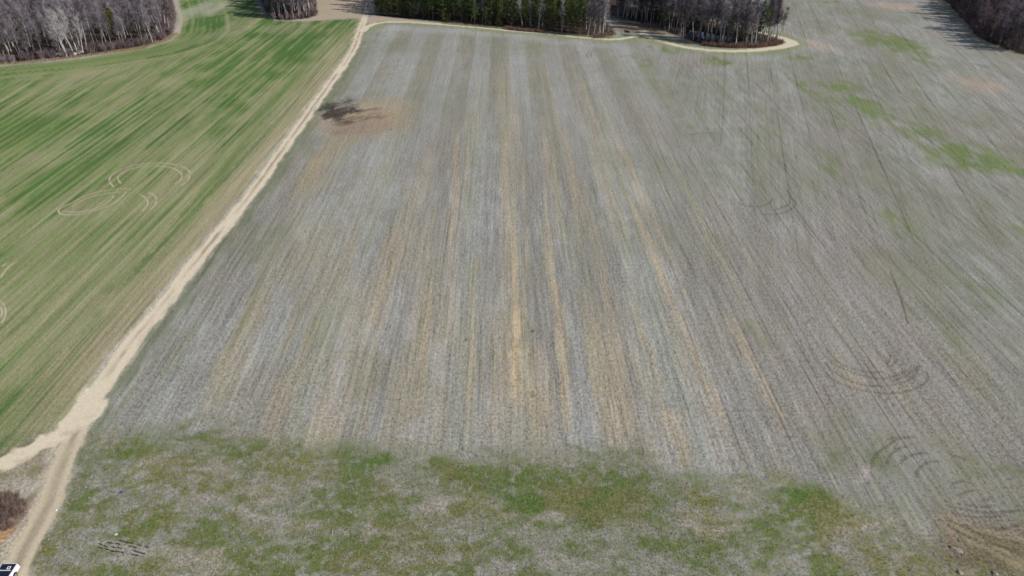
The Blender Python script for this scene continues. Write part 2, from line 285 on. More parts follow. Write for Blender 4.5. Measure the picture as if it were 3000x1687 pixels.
for pts, wd, k in [([(306, 900), (500, 690), (700, 478), (865, 300), (985, 132)], 1.9, 1.0), ([(180, 1090), (306, 900)], 2.2, .8), ([(60, 1220), (200, 1060)], 2.4, .8), ([(470, 740), (640, 520), (770, 340), (900, 190)], 4.2, .85), ([(300, 870), (480, 720)], 3, .6),
                   ([(-40, 770), (0, 735), (199, 565), (356, 465), (480, 362), (600, 270)], 1.7, .85), ([(420, 480), (540, 390), (680, 290), (800, 200)], 2.6, .7), ([(0, 590), (120, 520), (260, 440)], 2, .7), ([(0, 470), (180, 370), (360, 280), (480, 210)], 3, .7), ([(60, 330), (260, 250), (420, 190)], 4, .6),
                   ([(0, 880), (110, 770), (260, 640), (420, 520)], 2.2, .55), ([(0, 1010), (160, 850), (300, 730)], 1.8, .5), ([(0, 370), (120, 330), (300, 270)], 3, .6)]:
    m = stroke(pts, wd, .7, .12, 1) * k * np.clip(.5 + 1.5 * (g3 - .2), 0, 1); gf = np.maximum(gf, m)
soil = np.array((.245, .245, .135)); soil2 = np.array((.30, .275, .185)); crop = np.array((.095, .160, .042)); crop2 = np.array((.135, .195, .055)); cropd = np.array((.045, .110, .030))
cc = soil * (1 - .5 * g1[:, None]) + soil2 * .5 * g1[:, None]
cr = crop + (crop2 - crop) * np.clip((fbm(X * .05, Y * .03, 115) - .35) * 3, 0, 1)[:, None]
cr = cr * (1 - .6 * ss(.75, 1, gf))[:, None] + cropd * (.6 * ss(.75, 1, gf))[:, None]
gc = cc * (1 - gf[:, None]) + cr * gf[:, None]
gc = gc * (1 - .35 * (fun * (fbm(X * .15, Y * .03, 116) > .5))[:, None]) + soil2 * .35 * (fun * (fbm(X * .15, Y * .03, 116) > .5))[:, None]
nn_ = (nearr * .6 * (.6 + .6 * g1)).clip(0, 1)[:, None]; gc = gc * (1 - nn_) + np.array((.31, .265, .18)) * nn_
tn = np.clip(ell(575, 30, 30, 32, soft=.6) + ell(635, 25, 20, 22, soft=.6), 0, 1)[:, None] * .6
gc = gc * (1 - tn) + np.array((.37, .36, .28)) * tn
C = C * (1 - mg[:, None]) + gc * mg[:, None]
G = G * (1 - mg); a1 = a1 * (1 - mg); a2 = a2 * (1 - mg); tr = tr * (1 - mg); l1 = l1 * (1 - mg); gr = gr * (1 - .45 * mg)
grow = mg * (1 - .75 * hw)
# ---- dry meadow beyond the crop, top centre
TOPM = un([(770, -60), (800, 57), (860, 62), (1060, 54), (1064, 30), (1100, -60)])
mt = ss(-1, 1.5, poly_sd(wx, wy, TOPM)); m2 = ss(-1, 1, poly_sd(X, Y, un([(1076, 54), (1100, 46), (1200, 58), (1300, 70), (1110, 64), (1082, 72)])))
mt = np.maximum(mt, m2)
mix((.37, .30, .235), mt); mix((.33, .30, .20), mt * np.clip((fbm(X * .05, Y * .02, 118) - .5) * 5, 0, 1) * .6); G *= (1 - mt); a1 *= 1 - mt
# ---- the corner left of the track, bottom left
CORN = un([(262, 1215), (225, 1290), (150, 1440), (20, 1700), (-600, 1800), (-600, 1560), (0, 1378), (67, 1358), (134, 1318), (185, 1290)])
mc = ss(-.5, .8, poly_sd(fx_, fy_, CORN))
mix((.26, .235, .18), mc); mix((.33, .305, .26), mc * ell(60, 1440, 60, 40, soft=.6)); G = np.where(mc > .5, np.maximum(G * 0, ell(120, 1375, 22, 45, soft=.6) * .75 + ell(95, 1450, 14, 60, soft=.6) * .6 + ell(20, 1385, 40, 12) * .6), G)
mix((.19, .13, .115), mc * ell(40, 1510, 55, 42, soft=.5) * .85); mix((.36, .225, .13), mc * (ell(-8, 1585, 24, 45, soft=.5) + ell(8, 1460, 16, 14, soft=.6) * .6).clip(0, 1))
a1 *= 1 - mc
# ---- leaf litter under the woods, tree shade painted in, redder at the sunlit edge
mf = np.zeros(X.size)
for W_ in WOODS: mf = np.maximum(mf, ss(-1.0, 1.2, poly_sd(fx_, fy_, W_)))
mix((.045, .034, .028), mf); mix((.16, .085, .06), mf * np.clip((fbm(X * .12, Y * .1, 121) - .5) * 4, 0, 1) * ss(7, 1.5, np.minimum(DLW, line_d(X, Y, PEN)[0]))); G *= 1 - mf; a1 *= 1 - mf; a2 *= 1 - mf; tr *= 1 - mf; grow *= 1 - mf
mix((.40, .36, .30), (1 - ss(.6, 2.2, np.abs(DLW - 1.6))) * (1 - mf) * .75 * (X < -60) * (.4 + fbm(X * .1, Y * .1, 122)))
mix((.20, .105, .08), (1 - ss(.4, 1.6, np.abs(line_d(X, Y, un([(180, 172), (260, 161), (350, 150), (420, 141)]))[0] - .3))) * .8)
mix((.36, .30, .26), stroke([(2300, 112), (2370, 125), (2420, 140), (2460, 150)], 7, .7, .2, 2) * .7)
mix((.17, .12, .09), ell(1880, 82, 75, 16, soft=.6)); mix((.45, .39, .31), stroke([(1795, 70), (1840, 77), (1880, 88), (1905, 100)], 3.2, .8, .1, 1) * .8); mix((.34, .30, .24), ell(1920, 108, 60, 9, soft=.6) * .8)
G *= 1 - ell(1880, 85, 90, 22, soft=.6)
mix((.37, .30, .19), stroke([(1870, 112), (1930, 124), (1980, 138)], 6, .7, .2, 2) * .6)
mix((.36, .30, .22), (1 - ss(2, 6, line_d(wx, wy, RW[1:11])[0])) * .8 * (1 - mf))
mix((.40, .30, .24), ell(2620, 20, 60, 12, soft=.6) * .6); mix((.40, .30, .24), ell(2870, 250, 60, 25, soft=.7) * .45)

# ---- bare sand: track, spur, paths
SAND = (.60, .52, .39)
wn = (fbm(X * .9, Y * .35, 131, 3) - .5)
gap = ss(62, 80, Y) * ss(-1, 1, 1)
hwid = 1.45 + .3 * (fbm(X * 0, Y * .04, 132) - .5) + .15 * ss(110, 80, Y)
mr = ss(.35, -.25, np.abs(dr) - hwid + wn * 1.2) * (1 - .9 * ss(352, 362, Y))
fr = ss(1.1, -.3, np.abs(dr + .25) - hwid - .35 + wn * 2.2) * (1 - mr)
mix((.43, .38, .32), fr * .75 * (1 - .5 * (dr > 0)) * ss(356, 350, Y)); G *= 1 - fr * .7
mix(SAND, mr); 
mid = ss(.60, .12, np.abs(dr + .12 + .25 * (fbm(X * 0, Y * .1, 133) - .5)) + (wn) * .55) * np.clip((fbm(X * 0, Y * .09, 134) - .3) * 3, 0, 1)
mix((.31, .255, .19), np.clip(mid * 1.3, 0, 1) * mr * .95); mix((.46, .385, .28), mr * np.clip((fbm(X * 2.2, Y * .25, 136, 3) - .5) * 4, 0, 1) * .5)
low = ss(84, 70, Y)
mix((.40, .335, .235), low * mr * .8); mix((.27, .235, .165), low * mr * ss(.65, .2, np.abs(dr - .05)) * np.clip(.3 + 2 * (fbm(X, Y * .15, 137) - .3), 0, 1) * .8); mix((.33, .32, .17), mr * ss(88, 84, Y) * ss(78, 81, Y) * ss(.5, .1, np.abs(dr - .2)) * .7)
mix((.53, .46, .34), low * mr * (ss(.5, .15, np.abs(dr - 1.05)) + ss(.5, .15, np.abs(dr + 1.15))) * .55)
far_r = ss(345, 352, Y) * ss(1.6, .8, np.abs(dr)); mix((.55, .46, .36), far_r * (np.abs(dr) > .35) * .8)
Ds, Ts = line_d(fx_, fy_, SPUR); ms_ = ss(.5, -.4, Ds - 1.75 - .6 * ss(.35, .0, Ts) + wn * 1.6)
mix(SAND, ms_); mix((.45, .35, .26), ms_ * np.clip((fbm(X * .8, Y * .8, 135, 3) - .56) * 6, 0, 1) * .6); mix(SAND, ss(.3, -.3, np.hypot(X + 65.4, (Y - 83.5) * .4) - 1.9 + wn * 1.5))
mp = ss(.35, -.35, Dp - 1.35 - .5 * ss(.2, 0, Tp) + wn * 1.0); ml = ss(.4, -.4, Dl - 1.6 - .8 * ss(.35, .55, Tl) * ss(.75, .6, Tl) + wn * 1.2)
mq = np.maximum(mp, ml); mix((.56, .495, .385), mq); mix((.47, .40, .33), mq * ss(.45, .1, np.abs(dpl)) * .35)
mix((.52, .45, .36), ss(.8, -.4, Dl - 3.0 + wn * 4) * (1 - ml) * ss(.1, .3, Tl) * ss(.55, .45, Tl) * .7)
sand = np.clip(mr + mq + ms_, 0, 1)
G *= 1 - sand; a1 *= 1 - sand; a2 *= 1 - sand; tr *= 1 - sand; l1 *= 1 - sand; grow *= 1 - sand; gr = gr * (1 - .78 * sand) * (1 - .4 * mt)
a1 *= 1 - .35 * far; a2 *= .7

# ------------------------------------------------------------------ ground material
def NM(name):
    m = bpy.data.materials.new(name); m.use_nodes = True; t = m.node_tree; t.nodes.clear(); return m, t
class N:
    def __init__(s, t): s.t = t
    def add(s, kind, **kw):
        n = s.t.nodes.new('ShaderNode' + kind)
        for k, v in kw.items(): setattr(n, k, v)
        return n
    def put(s, sock, v):
        if hasattr(v, 'is_output') or isinstance(v, bpy.types.NodeSocket): s.t.links.new(v, sock)
        else: sock.default_value = v
    def m(s, op, a, b=None, c=None, clamp=False):
        n = s.add('Math', operation=op, use_clamp=clamp); s.put(n.inputs[0], a)
        if b is not None: s.put(n.inputs[1], b)
        if c is not None: s.put(n.inputs[2], c)
        return n.outputs[0]
    def noise(s, vec, scale, detail=3, rough=.55):
        n = s.add('TexNoise'); n.inputs['Scale'].default_value = scale; n.inputs['Detail'].default_value = detail; n.inputs['Roughness'].default_value = rough
        if vec is not None: s.t.links.new(vec, n.inputs['Vector'])
        return n.outputs['Fac']
    def xyz(s, x, y, z=0.0):
        n = s.add('CombineXYZ'); s.put(n.inputs[0], x); s.put(n.inputs[1], y); s.put(n.inputs[2], z); return n.outputs[0]
    def mr(s, v, a, b, c=0.0, d=1.0):
        n = s.add('MapRange', interpolation_type='SMOOTHSTEP'); s.put(n.inputs[0], v)
        for i, q in enumerate((a, b, c, d)): n.inputs[1 + i].default_value = q
        return n.outputs[0]
    def mixc(s, f, a, b, blend='MIX'):
        n = s.add('Mix', data_type='RGBA', blend_type=blend, clamp_factor=True); s.put(n.inputs[0], f); s.put(n.inputs[6], a); s.put(n.inputs[7], b); return n.outputs[2]
    def out(s, col, rough=.95, bump=None, spec=.15, bstr=.4, bdist=.1):
        p = s.add('BsdfPrincipled'); s.put(p.inputs['Base Color'], col); s.put(p.inputs['Roughness'], rough); p.inputs['Specular IOR Level'].default_value = spec
        if bump is not None:
            b = s.add('Bump'); b.inputs['Strength'].default_value = bstr; b.inputs['Distance'].default_value = bdist; s.t.links.new(bump, b.inputs['Height']); s.t.links.new(b.outputs[0], p.inputs['Normal'])
        o = s.add('OutputMaterial'); s.t.links.new(p.outputs[0], o.inputs[0]); return p, o

gm_, t_ = NM('soil_and_residue'); n = N(t_)
geo = n.add('NewGeometry'); P = geo.outputs['Position']; sp = n.add('SeparateXYZ'); t_.links.new(P, sp.inputs[0]); px_, py_ = sp.outputs[0], sp.outputs[1]
def attr(nm):
    a = n.add('Attribute', attribute_name=nm); return a
aC, aG, aM, aK = attr('col'), attr('gcol'), attr('ma'), attr('mb')
sM = n.add('SeparateColor'); t_.links.new(aM.outputs['Color'], sM.inputs[0]); sK = n.add('SeparateColor'); t_.links.new(aK.outputs['Color'], sK.inputs[0])
mG, mA1, mA2, mGr = sM.outputs[0], sM.outputs[1], sM.outputs[2], aM.outputs['Alpha']
mTr, mGrow, mL1 = sK.outputs[0], sK.outputs[1], sK.outputs[2]
nA = n.noise(P, 1.25, 6, .68); nB = n.noise(P, 2.6, 5, .78); nL = n.noise(P, .22, 3, .6)
v2 = n.m('MULTIPLY', px_, cA); v2 = n.m('SUBTRACT', v2, n.m('MULTIPLY', py_, sA)); w2 = n.m('ADD', n.m('MULTIPLY', px_, sA), n.m('MULTIPLY', py_, cA))
x1 = n.m('ADD', px_, n.m('MULTIPLY', py_, .012))
wig = n.m('MULTIPLY', n.m('SUBTRACT', n.noise(n.xyz(n.m('MULTIPLY', px_, .02), n.m('MULTIPLY', py_, .03)), 1, 2), .5), 1.2)
st1 = n.noise(n.xyz(n.m('MULTIPLY', x1, 1.5), n.m('MULTIPLY', py_, .06)), 1, 4, .7)
st1b = n.noise(n.xyz(n.m('MULTIPLY', n.m('ADD', x1, wig), 1.1), n.m('MULTIPLY', py_, .018)), 1, 2, .5)
st2 = n.noise(n.xyz(n.m('MULTIPLY', v2, 1.4), n.m('MULTIPLY', w2, .06)), 1, 4, .7)
stg = n.noise(n.xyz(n.m('MULTIPLY', n.m('SUBTRACT', px_, n.m('MULTIPLY', py_, .03)), 2.6), n.m('MULTIPLY', py_, .05)), 1, 4, .75)
gv = n.m('ADD', n.m('ADD', n.m('MULTIPLY', n.m('SUBTRACT', nA, .5), 1.1), n.m('MULTIPLY', n.m('SUBTRACT', nB, .5), 2.4)), n.m('ADD', mG, n.m('MULTIPLY', n.m('SUBTRACT', nL, .5), .5)))
gfac = n.m('MULTIPLY', n.mr(gv, .10, 1.1), n.mr(mG, .02, .3))
col = n.mixc(n.m('MULTIPLY', gfac, .9), aC.outputs['Color'], aG.outputs['Color'])
k = n.m('MULTIPLY', n.m('MULTIPLY', n.m('SUBTRACT', st1, .5), mA1), 1.5)
k = n.m('ADD', k, n.m('MULTIPLY', n.m('MULTIPLY', n.m('SUBTRACT', st2, .5), mA2), 1.3))
k = n.m('ADD', k, n.m('MULTIPLY', n.m('MULTIPLY', n.m('SUBTRACT', nB, .5), mGr), 3.6))
k = n.m('ADD', k, n.m('MULTIPLY', n.m('MULTIPLY', n.m('SUBTRACT', nA, .5), mGr), 1.3))
k = n.m('ADD', k, n.m('MULTIPLY', n.m('MULTIPLY', n.m('SUBTRACT', stg, .5), mGrow), 1.5))
stx = n.noise(n.xyz(n.m('MULTIPLY', n.m('SUBTRACT', px_, n.m('MULTIPLY', py_, .03)), 1.3), n.m('MULTIPLY', py_, .008)), 1, 3, .8)
k = n.m('ADD', k, n.m('MULTIPLY', n.m('MULTIPLY', n.m('SUBTRACT', stx, .5), mGrow), 1.3))
sl1 = n.noise(n.xyz(n.m('MULTIPLY', x1, 1.25), n.m('MULTIPLY', py_, .007)), 1, 3, .85)
k = n.m('ADD', k, n.m('MULTIPLY', n.m('MULTIPLY', n.m('SUBTRACT', sl1, .5), mA1), .85))
sl2 = n.noise(n.xyz(n.m('MULTIPLY', v2, 1.0), n.m('MULTIPLY', w2, .008)), 1, 3, .85)
k = n.m('ADD', k, n.m('MULTIPLY', n.m('MULTIPLY', n.m('SUBTRACT', sl2, .5), mA2), .9))
# wheel lines of the slanting passes: pairs 1.8 m apart every 8.25 m
d2 = n.m('PINGPONG', n.m('ADD', n.m('SUBTRACT', v2, 24.9 + 8.25 * -10), n.m('MULTIPLY', wig, .5)), 4.125)
l2 = n.mr(d2, .08, .42, 1, 0)
l2 = n.m('MULTIPLY', l2, n.mr(n.noise(n.xyz(n.m('MULTIPLY', v2, .07), n.m('MULTIPLY', w2, .02)), 1, 3, .7), .36, .62))
k = n.m('SUBTRACT', k, n.m('MULTIPLY', n.m('MULTIPLY', l2, mTr), .30))
# thin dark drill lines of the straight passes
d3 = n.m('PINGPONG', n.m('ADD', x1, n.m('MULTIPLY', wig, .4)), 1.05); l3a = n.m('MULTIPLY', n.mr(d3, .05, .26, 1, 0), n.mr(n.noise(n.xyz(n.m('MULTIPLY', x1, .48), n.m('MULTIPLY', py_, .012)), 1, 3, .7), .44, .64))
l3 = n.m('MULTIPLY', n.m('MAXIMUM', l3a, n.mr(st1b, .62, .72)), n.mr(nB, .3, .6))
k = n.m('SUBTRACT', k, n.m('MULTIPLY', n.m('MULTIPLY', l3, n.m('ADD', n.m('MULTIPLY', mL1, .5), n.m('MULTIPLY', mA1, .6))), .50))
kk = n.m('MAXIMUM', n.m('ADD', k, 1.0), .25)
col = n.mixc(1.0, col, n.xyz(kk, kk, kk), 'MULTIPLY')
hue = n.noise(P, 2.6, 3, .7)
col = n.mixc(n.m('MULTIPLY', n.mr(hue, .35, .65), n.m('MULTIPLY', mGr, .35)), col, n.mixc(1.0, col, (1.16, 1.0, .78, 1), 'MULTIPLY'))
n.out(col, .95, nB, .1, .5, .12)

# ------------------------------------------------------------------ ground sheets, split by what they are
lab = np.zeros(X.size, int)                                   # 0 stubble, 1 crop, 2 meadow, 3 corner, 4 litter, 5 road, 6 path
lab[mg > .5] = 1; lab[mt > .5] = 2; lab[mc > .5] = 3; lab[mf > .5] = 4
lab[(np.abs(dr) < hwid + .2) & (Y < 356)] = 5; lab[ms_ > .4] = 5; lab[(mq > .4) & (lab != 5)] = 6
idx = np.arange(NYR * NX).reshape(NYR, NX)
Q = np.stack([idx[:-1, :-1], idx[:-1, 1:], idx[1:, 1:], idx[1:, :-1]], -1).reshape(-1, 4); ql = lab[Q[:, 0]]
names = [('stubble_field', 'grey stubble field with straw streaks filling the middle and right'), ('crop_field', 'striped green winter crop left of the dirt road'),
         ('meadow', 'pale brown dry meadow beyond the crop at the top'), ('verge', 'rough verge in the bottom left corner between the dirt tracks'),
         ('forest_floor', 'red brown leaf litter under the trees, darkened inside for their shade'), ('dirt_road', 'pale sandy two rut farm road with its side spur'), ('dirt_path', 'narrow pale path along the pine edge and round the wooded point')]
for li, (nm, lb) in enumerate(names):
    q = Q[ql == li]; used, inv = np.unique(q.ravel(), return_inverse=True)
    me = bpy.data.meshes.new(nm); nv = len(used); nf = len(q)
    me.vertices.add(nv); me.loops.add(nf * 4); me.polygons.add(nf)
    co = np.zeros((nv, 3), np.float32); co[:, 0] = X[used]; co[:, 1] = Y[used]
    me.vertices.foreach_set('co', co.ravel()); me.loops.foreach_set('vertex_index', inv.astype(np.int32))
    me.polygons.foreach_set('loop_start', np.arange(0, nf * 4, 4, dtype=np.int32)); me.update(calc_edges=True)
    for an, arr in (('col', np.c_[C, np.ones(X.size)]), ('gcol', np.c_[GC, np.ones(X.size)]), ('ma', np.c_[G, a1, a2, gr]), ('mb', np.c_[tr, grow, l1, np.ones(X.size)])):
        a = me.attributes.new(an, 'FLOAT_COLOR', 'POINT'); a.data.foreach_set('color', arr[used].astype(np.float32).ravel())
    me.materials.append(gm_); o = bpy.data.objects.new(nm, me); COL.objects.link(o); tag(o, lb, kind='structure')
fm, t_ = NM('far_ground'); n = N(t_); g = n.add('NewGeometry').outputs['Position']
n.out(n.mixc(n.mr(n.noise(g, .02, 5), .4, .6), (.23, .225, .2, 1), (.12, .16, .06, 1)))
tag(mesh_obj('ground', [(-4000, -3000, -.12), (4000, -3000, -.12), (4000, 6000, -.12), (-4000, 6000, -.12)], [(0, 1, 2, 3)], fm), 'land all round the fields out to the horizon', kind='structure')

# ------------------------------------------------------------------ pond
wm, t_ = NM('pond_water'); n = N(t_); g = n.add('NewGeometry').outputs['Position']
n.out((.006, .012, .028, 1), .04, n.noise(g, 1.2, 3), .9, .08, .05)
for P_, nm, lb in ((WATER, 'pond_water', 'dark blue pond water behind the trunks of the wooded point'), (POOL, 'pond_water', 'small blue pool at the gap between pines and point')):
    q = P_; m_ = []
    c = q.mean(0)
    for i in range(len(q)):
        a, b = q[i], q[(i + 1) % len(q)]
        for s in (0, .33, .66):
            p = a + (b - a) * s; r = 1 + .06 * math.sin(i * 3.1 + s * 9); m_.append((c[0] + (p[0] - c[0]) * r, c[1] + (p[1] - c[1]) * r, .03))
    tag(mesh_obj(nm, m_, [tuple(range(len(m_)))[::-1]], wm), lb, kind='structure')

# ------------------------------------------------------------------ wheel marks
mk, t_ = NM('lug_marks'); n = N(t_)
def marks_mat(name, colr, lug, dens=.45):
    m, t = NM(name); n = N(t); uv = n.add('UVMap').outputs[0]; s = n.add('SeparateXYZ'); t.links.new(uv, s.inputs[0]); u, v = s.outputs[0], s.outputs[1]
    g = n.add('NewGeometry').outputs['Position']; nz = n.noise(g, 2.2, 4, .7); nf_ = n.noise(g, .35, 2)
    edge = n.mr(n.m('ADD', n.m('ABSOLUTE', n.m('SUBTRACT', u, .5)), n.m('MULTIPLY', n.m('SUBTRACT', nz, .5), .5)), .26, .46, 1, 0)
    ends = n.mr(n.m('MULTIPLY', n.add('Attribute', attribute_name='fade').outputs['Fac'], 1.0), 0, .25)
    f = n.m('MULTIPLY', n.m('MULTIPLY', edge, ends), n.mr(nf_, .3, .55, .65, 1))
    if lug:
        ch = n.m('ADD', v, n.m('MULTIPLY', n.m('ABSOLUTE', n.m('SUBTRACT', u, .5)), .8))
        f = n.m('MULTIPLY', f, n.mr(n.m('SINE', n.m('MULTIPLY', ch, 2 * math.pi / .62)), -.5, .7, .3, 1))
    f = n.m('MULTIPLY', f, dens)
    p = n.add('BsdfPrincipled'); p.inputs['Base Color'].default_value = colr; p.inputs['Roughness'].default_value = .95; p.inputs['Specular IOR Level'].default_value = .1
    tb = n.add('BsdfTransparent'); mx = n.add('MixShader'); n.put(mx.inputs[0], f); t.links.new(tb.outputs[0], mx.inputs[1]); t.links.new(p.outputs[0], mx.inputs[2])
    o = n.add('OutputMaterial'); t.links.new(mx.outputs[0], o.inputs[0]); return m
M_LUG = marks_mat('lug_mark_soil', (.125, .10, .075, 1), True, .40); M_SPIN = marks_mat('spun_sand', (.46, .40, .27, 1), False, .9); M_LINE = marks_mat('wheel_line', (.12, .11, .085, 1), False, .4)
def smoothline(P, step=.6):
    P = np.array(P, float); n_ = len(P); out = []
    for i in range(n_ - 1):
        p0 = P[max(i - 1, 0)]; p1 = P[i]; p2 = P[i + 1]; p3 = P[min(i + 2, n_ - 1)]; k = max(2, int(np.hypot(*(p2 - p1)) / step))
        for j in range(k):
            t = j / k; out.append(.5 * ((2 * p1) + (-p0 + p2) * t + (2 * p0 - 5 * p1 + 4 * p2 - p3) * t * t + (-p0 + 3 * p1 - 3 * p2 + p3) * t ** 3))
    out.append(P[-1]); return np.array(out)
zlift = [0.012]
def strips(name, lines, width, mat, label):
    V, Fc, UV, FA = [], [], [], []
    for ln in lines:
        L = smoothline(un(ln)); T = np.gradient(L, axis=0); T /= np.hypot(T[:, 0], T[:, 1])[:, None] + 1e-9; Nn = np.c_[-T[:, 1], T[:, 0]]
        s = np.r_[0, np.cumsum(np.hypot(*np.diff(L, axis=0).T))]; b = len(V); zlift[0] += .002
        for i in range(len(L)):
            for sg in (-.5, .5):
                p = L[i] + Nn[i] * sg * width; V.append((p[0], p[1], zlift[0])); UV.append((sg + .5, s[i])); FA.append(min(1, min(s[i], s[-1] - s[i]) / 3.0))
        Fc += [(b + 2 * i, b + 2 * i + 2, b + 2 * i + 3, b + 2 * i + 1) for i in range(len(L) - 1)]
    o = mesh_obj(name, V, Fc, mat); me = o.data; ul = me.uv_layers.new(name='UVMap')
    for lp in me.loops: ul.data[lp.index].uv = UV[lp.vertex_index]
    a = me.attributes.new('fade', 'FLOAT', 'POINT'); a.data.foreach_set('value', FA)
    return tag(o, label, kind='structure')
z1 = lambda pts, ox, oy, sc: [(ox + x / sc, oy + y / sc) for x, y in pts]
strips('wheel_tracks', [z1(p, 0, 300, 2.415) for p in (
    [(810, 605), (775, 560), (790, 520), (870, 470), (1000, 440), (1120, 432), (1230, 440), (1310, 465), (1345, 505), (1325, 555), (1270, 600)],
    [(860, 580), (835, 545), (850, 510), (940, 470), (1050, 453), (1160, 455), (1240, 475), (1285, 510), (1275, 550), (1225, 585)],
    [(940, 616), (850, 615), (730, 628), (610, 660), (520, 705), (430, 750), (415, 775), (450, 795), (560, 793), (660, 770), (760, 735), (830, 700), (880, 650), (895, 625)],
    [(880, 636), (780, 642), (680, 660), (600, 685), (530, 725), (500, 750)], [(430, 765), (520, 778), (620, 768), (720, 735), (780, 690), (815, 655)],
    [(975, 650), (1020, 670), (1045, 700), (1040, 730), (1000, 775)], [(1040, 636), (1085, 655), (1108, 690), (1095, 730), (1050, 770)],
    [(0, 1250), (30, 1200), (80, 1150), (140, 1120)], [(0, 1170), (60, 1130)], [(-20, 1400), (20, 1425), (40, 1470), (30, 1530), (0, 1570)], [(-30, 1425), (5, 1450), (15, 1490), (0, 1530)])],
    .62, M_SPIN, 'pale looping skid tracks spun through the green crop')
strips('tyre_tracks', [z1(p, 2000, 800, 2.415) for p in (
    [(1010, 525), (1050, 580), (1120, 640), (1210, 675), (1330, 700), (1440, 700)], [(990, 560), (1040, 620), (1110, 665), (1200, 700), (1320, 735), (1420, 745), (1520, 720), (1600, 680)],
    [(1000, 620), (1060, 690), (1150, 745), (1260, 785), (1400, 800), (1530, 780), (1640, 730), (1670, 640)], [(1000, 690), (1080, 760), (1190, 810), (1330, 840), (1500, 850), (1640, 820), (1740, 750), (1720, 690)],
    [(1440, 650), (1470, 600), (1465, 560)], [(1470, 670), (1510, 620), (1500, 590)], [(860, 370), (900, 330), (935, 310)], [(1440, 760), (1520, 750), (1620, 700), (1660, 650)])]
    + [z1(p, 2400, 1200, 3.623) for p in (
    [(580, 640), (560, 560), (610, 470), (700, 400), (800, 330), (900, 300), (1030, 290)], [(730, 600), (730, 530), (790, 450), (880, 400), (980, 380)], [(860, 600), (880, 540), (960, 490), (1080, 460), (1200, 470)],
    [(700, 330), (780, 300), (870, 290)], [(1060, 750), (1040, 680), (1080, 600), (1180, 550), (1320, 550)], [(1380, 800), (1440, 770), (1540, 760), (1650, 800)], [(1380, 470), (1480, 500), (1600, 540)],
    [(1500, 980), (1640, 1020), (1760, 1030), (1900, 1010)], [(1450, 930), (1560, 870), (1700, 850)], [(1700, 960), (1780, 960), (1850, 920)],
    [(1240, 1120), (1400, 1250), (1600, 1350), (1850, 1430), (2170, 1500)], [(1300, 1110), (1480, 1220), (1680, 1300), (1900, 1370), (2174, 1420)], [(1390, 1080), (1560, 1130), (1800, 1140), (1990, 1110)],
    [(1340, 1010), (1600, 1070), (1900, 1090), (2174, 1060)], [(1820, 1260), (1980, 1260), (2174, 1210)], [(1330, 1180), (1500, 1300), (1750, 1430), (2100, 1600)], [(1500, 1180), (1700, 1330), (1980, 1470), (2200, 1560)])],
    .62, M_LUG, 'ribbed tractor tyre marks curving over the stubble at the lower right')
strips('wheel_marks', [z1(p, 2000, 100, 2.415) for p in (
    [(385, 1190), (450, 1215), (540, 1222), (610, 1200), (640, 1160)], [(560, 1275), (680, 1275), (770, 1240), (800, 1200), (770, 1160), (740, 1100)], [(640, 1250), (740, 1215), (760, 1180)],
    [(40, 720), (130, 705), (240, 705)], [(1470, 0 + 1680), (1540, 1850), (1600, 2060)])] + [z1([(400, 560), (385, 520), (420, 490), (480, 480)], 1600, 0, 3.22), z1([(430, 545), (420, 520), (440, 500)], 1600, 0, 3.22)],
    .5, M_LINE, 'faint curved turning marks across the stubble rows')
del mk

# ------------------------------------------------------------------ plant materials
def plant_mat(name, c1, c2, rough=.9, sc=.8, spec=.1, vary=.5):
    m, t = NM(name); n = N(t); g = n.add('TexCoord').outputs['Object']; oi = n.add('ObjectInfo').outputs['Random']
    f = n.mr(n.noise(g, sc, 3), .35, .65); c = n.mixc(f, c1 + (1,), c2 + (1,))
    k = n.m('ADD', n.m('MULTIPLY', oi, vary), 1 - vary / 2); c = n.mixc(1.0, c, n.xyz(k, k, k), 'MULTIPLY')
    n.out(c, rough, None, spec); return m
M_BARK = plant_mat('grey_bark', (.37, .35, .34), (.23, .21, .20), vary=.9); M_PALEBARK = plant_mat('pale_bark', (.50, .49, .47), (.34, .33, .32), vary=.15)
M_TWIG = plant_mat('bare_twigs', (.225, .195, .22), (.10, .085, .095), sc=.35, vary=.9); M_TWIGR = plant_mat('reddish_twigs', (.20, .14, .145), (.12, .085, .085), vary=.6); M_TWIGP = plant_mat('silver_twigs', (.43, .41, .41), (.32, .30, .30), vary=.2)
M_PBARK = plant_mat('pine_bark', (.17, .125, .10), (.11, .085, .07)); M_NEED = plant_mat('pine_needles', (.085, .13, .033), (.04, .078, .022), .6, .5, .3, .6); M_NEEDY = plant_mat('sun_tinted_pine_needles', (.125, .15, .03), (.065, .095, .022), .6, .5, .3, .4)  # yellower needle copy has sunlight put into its colour
M_CEDAR = plant_mat('cedar_foliage', (.17, .15, .035), (.055, .065, .02), .7, .5, .2, .4); M_REED = plant_mat('dead_reeds', (.26, .17, .12), (.14, .08, .06), vary=.1); M_STRAWY = plant_mat('dry_grass', (.33, .27, .17), (.22, .17, .10))

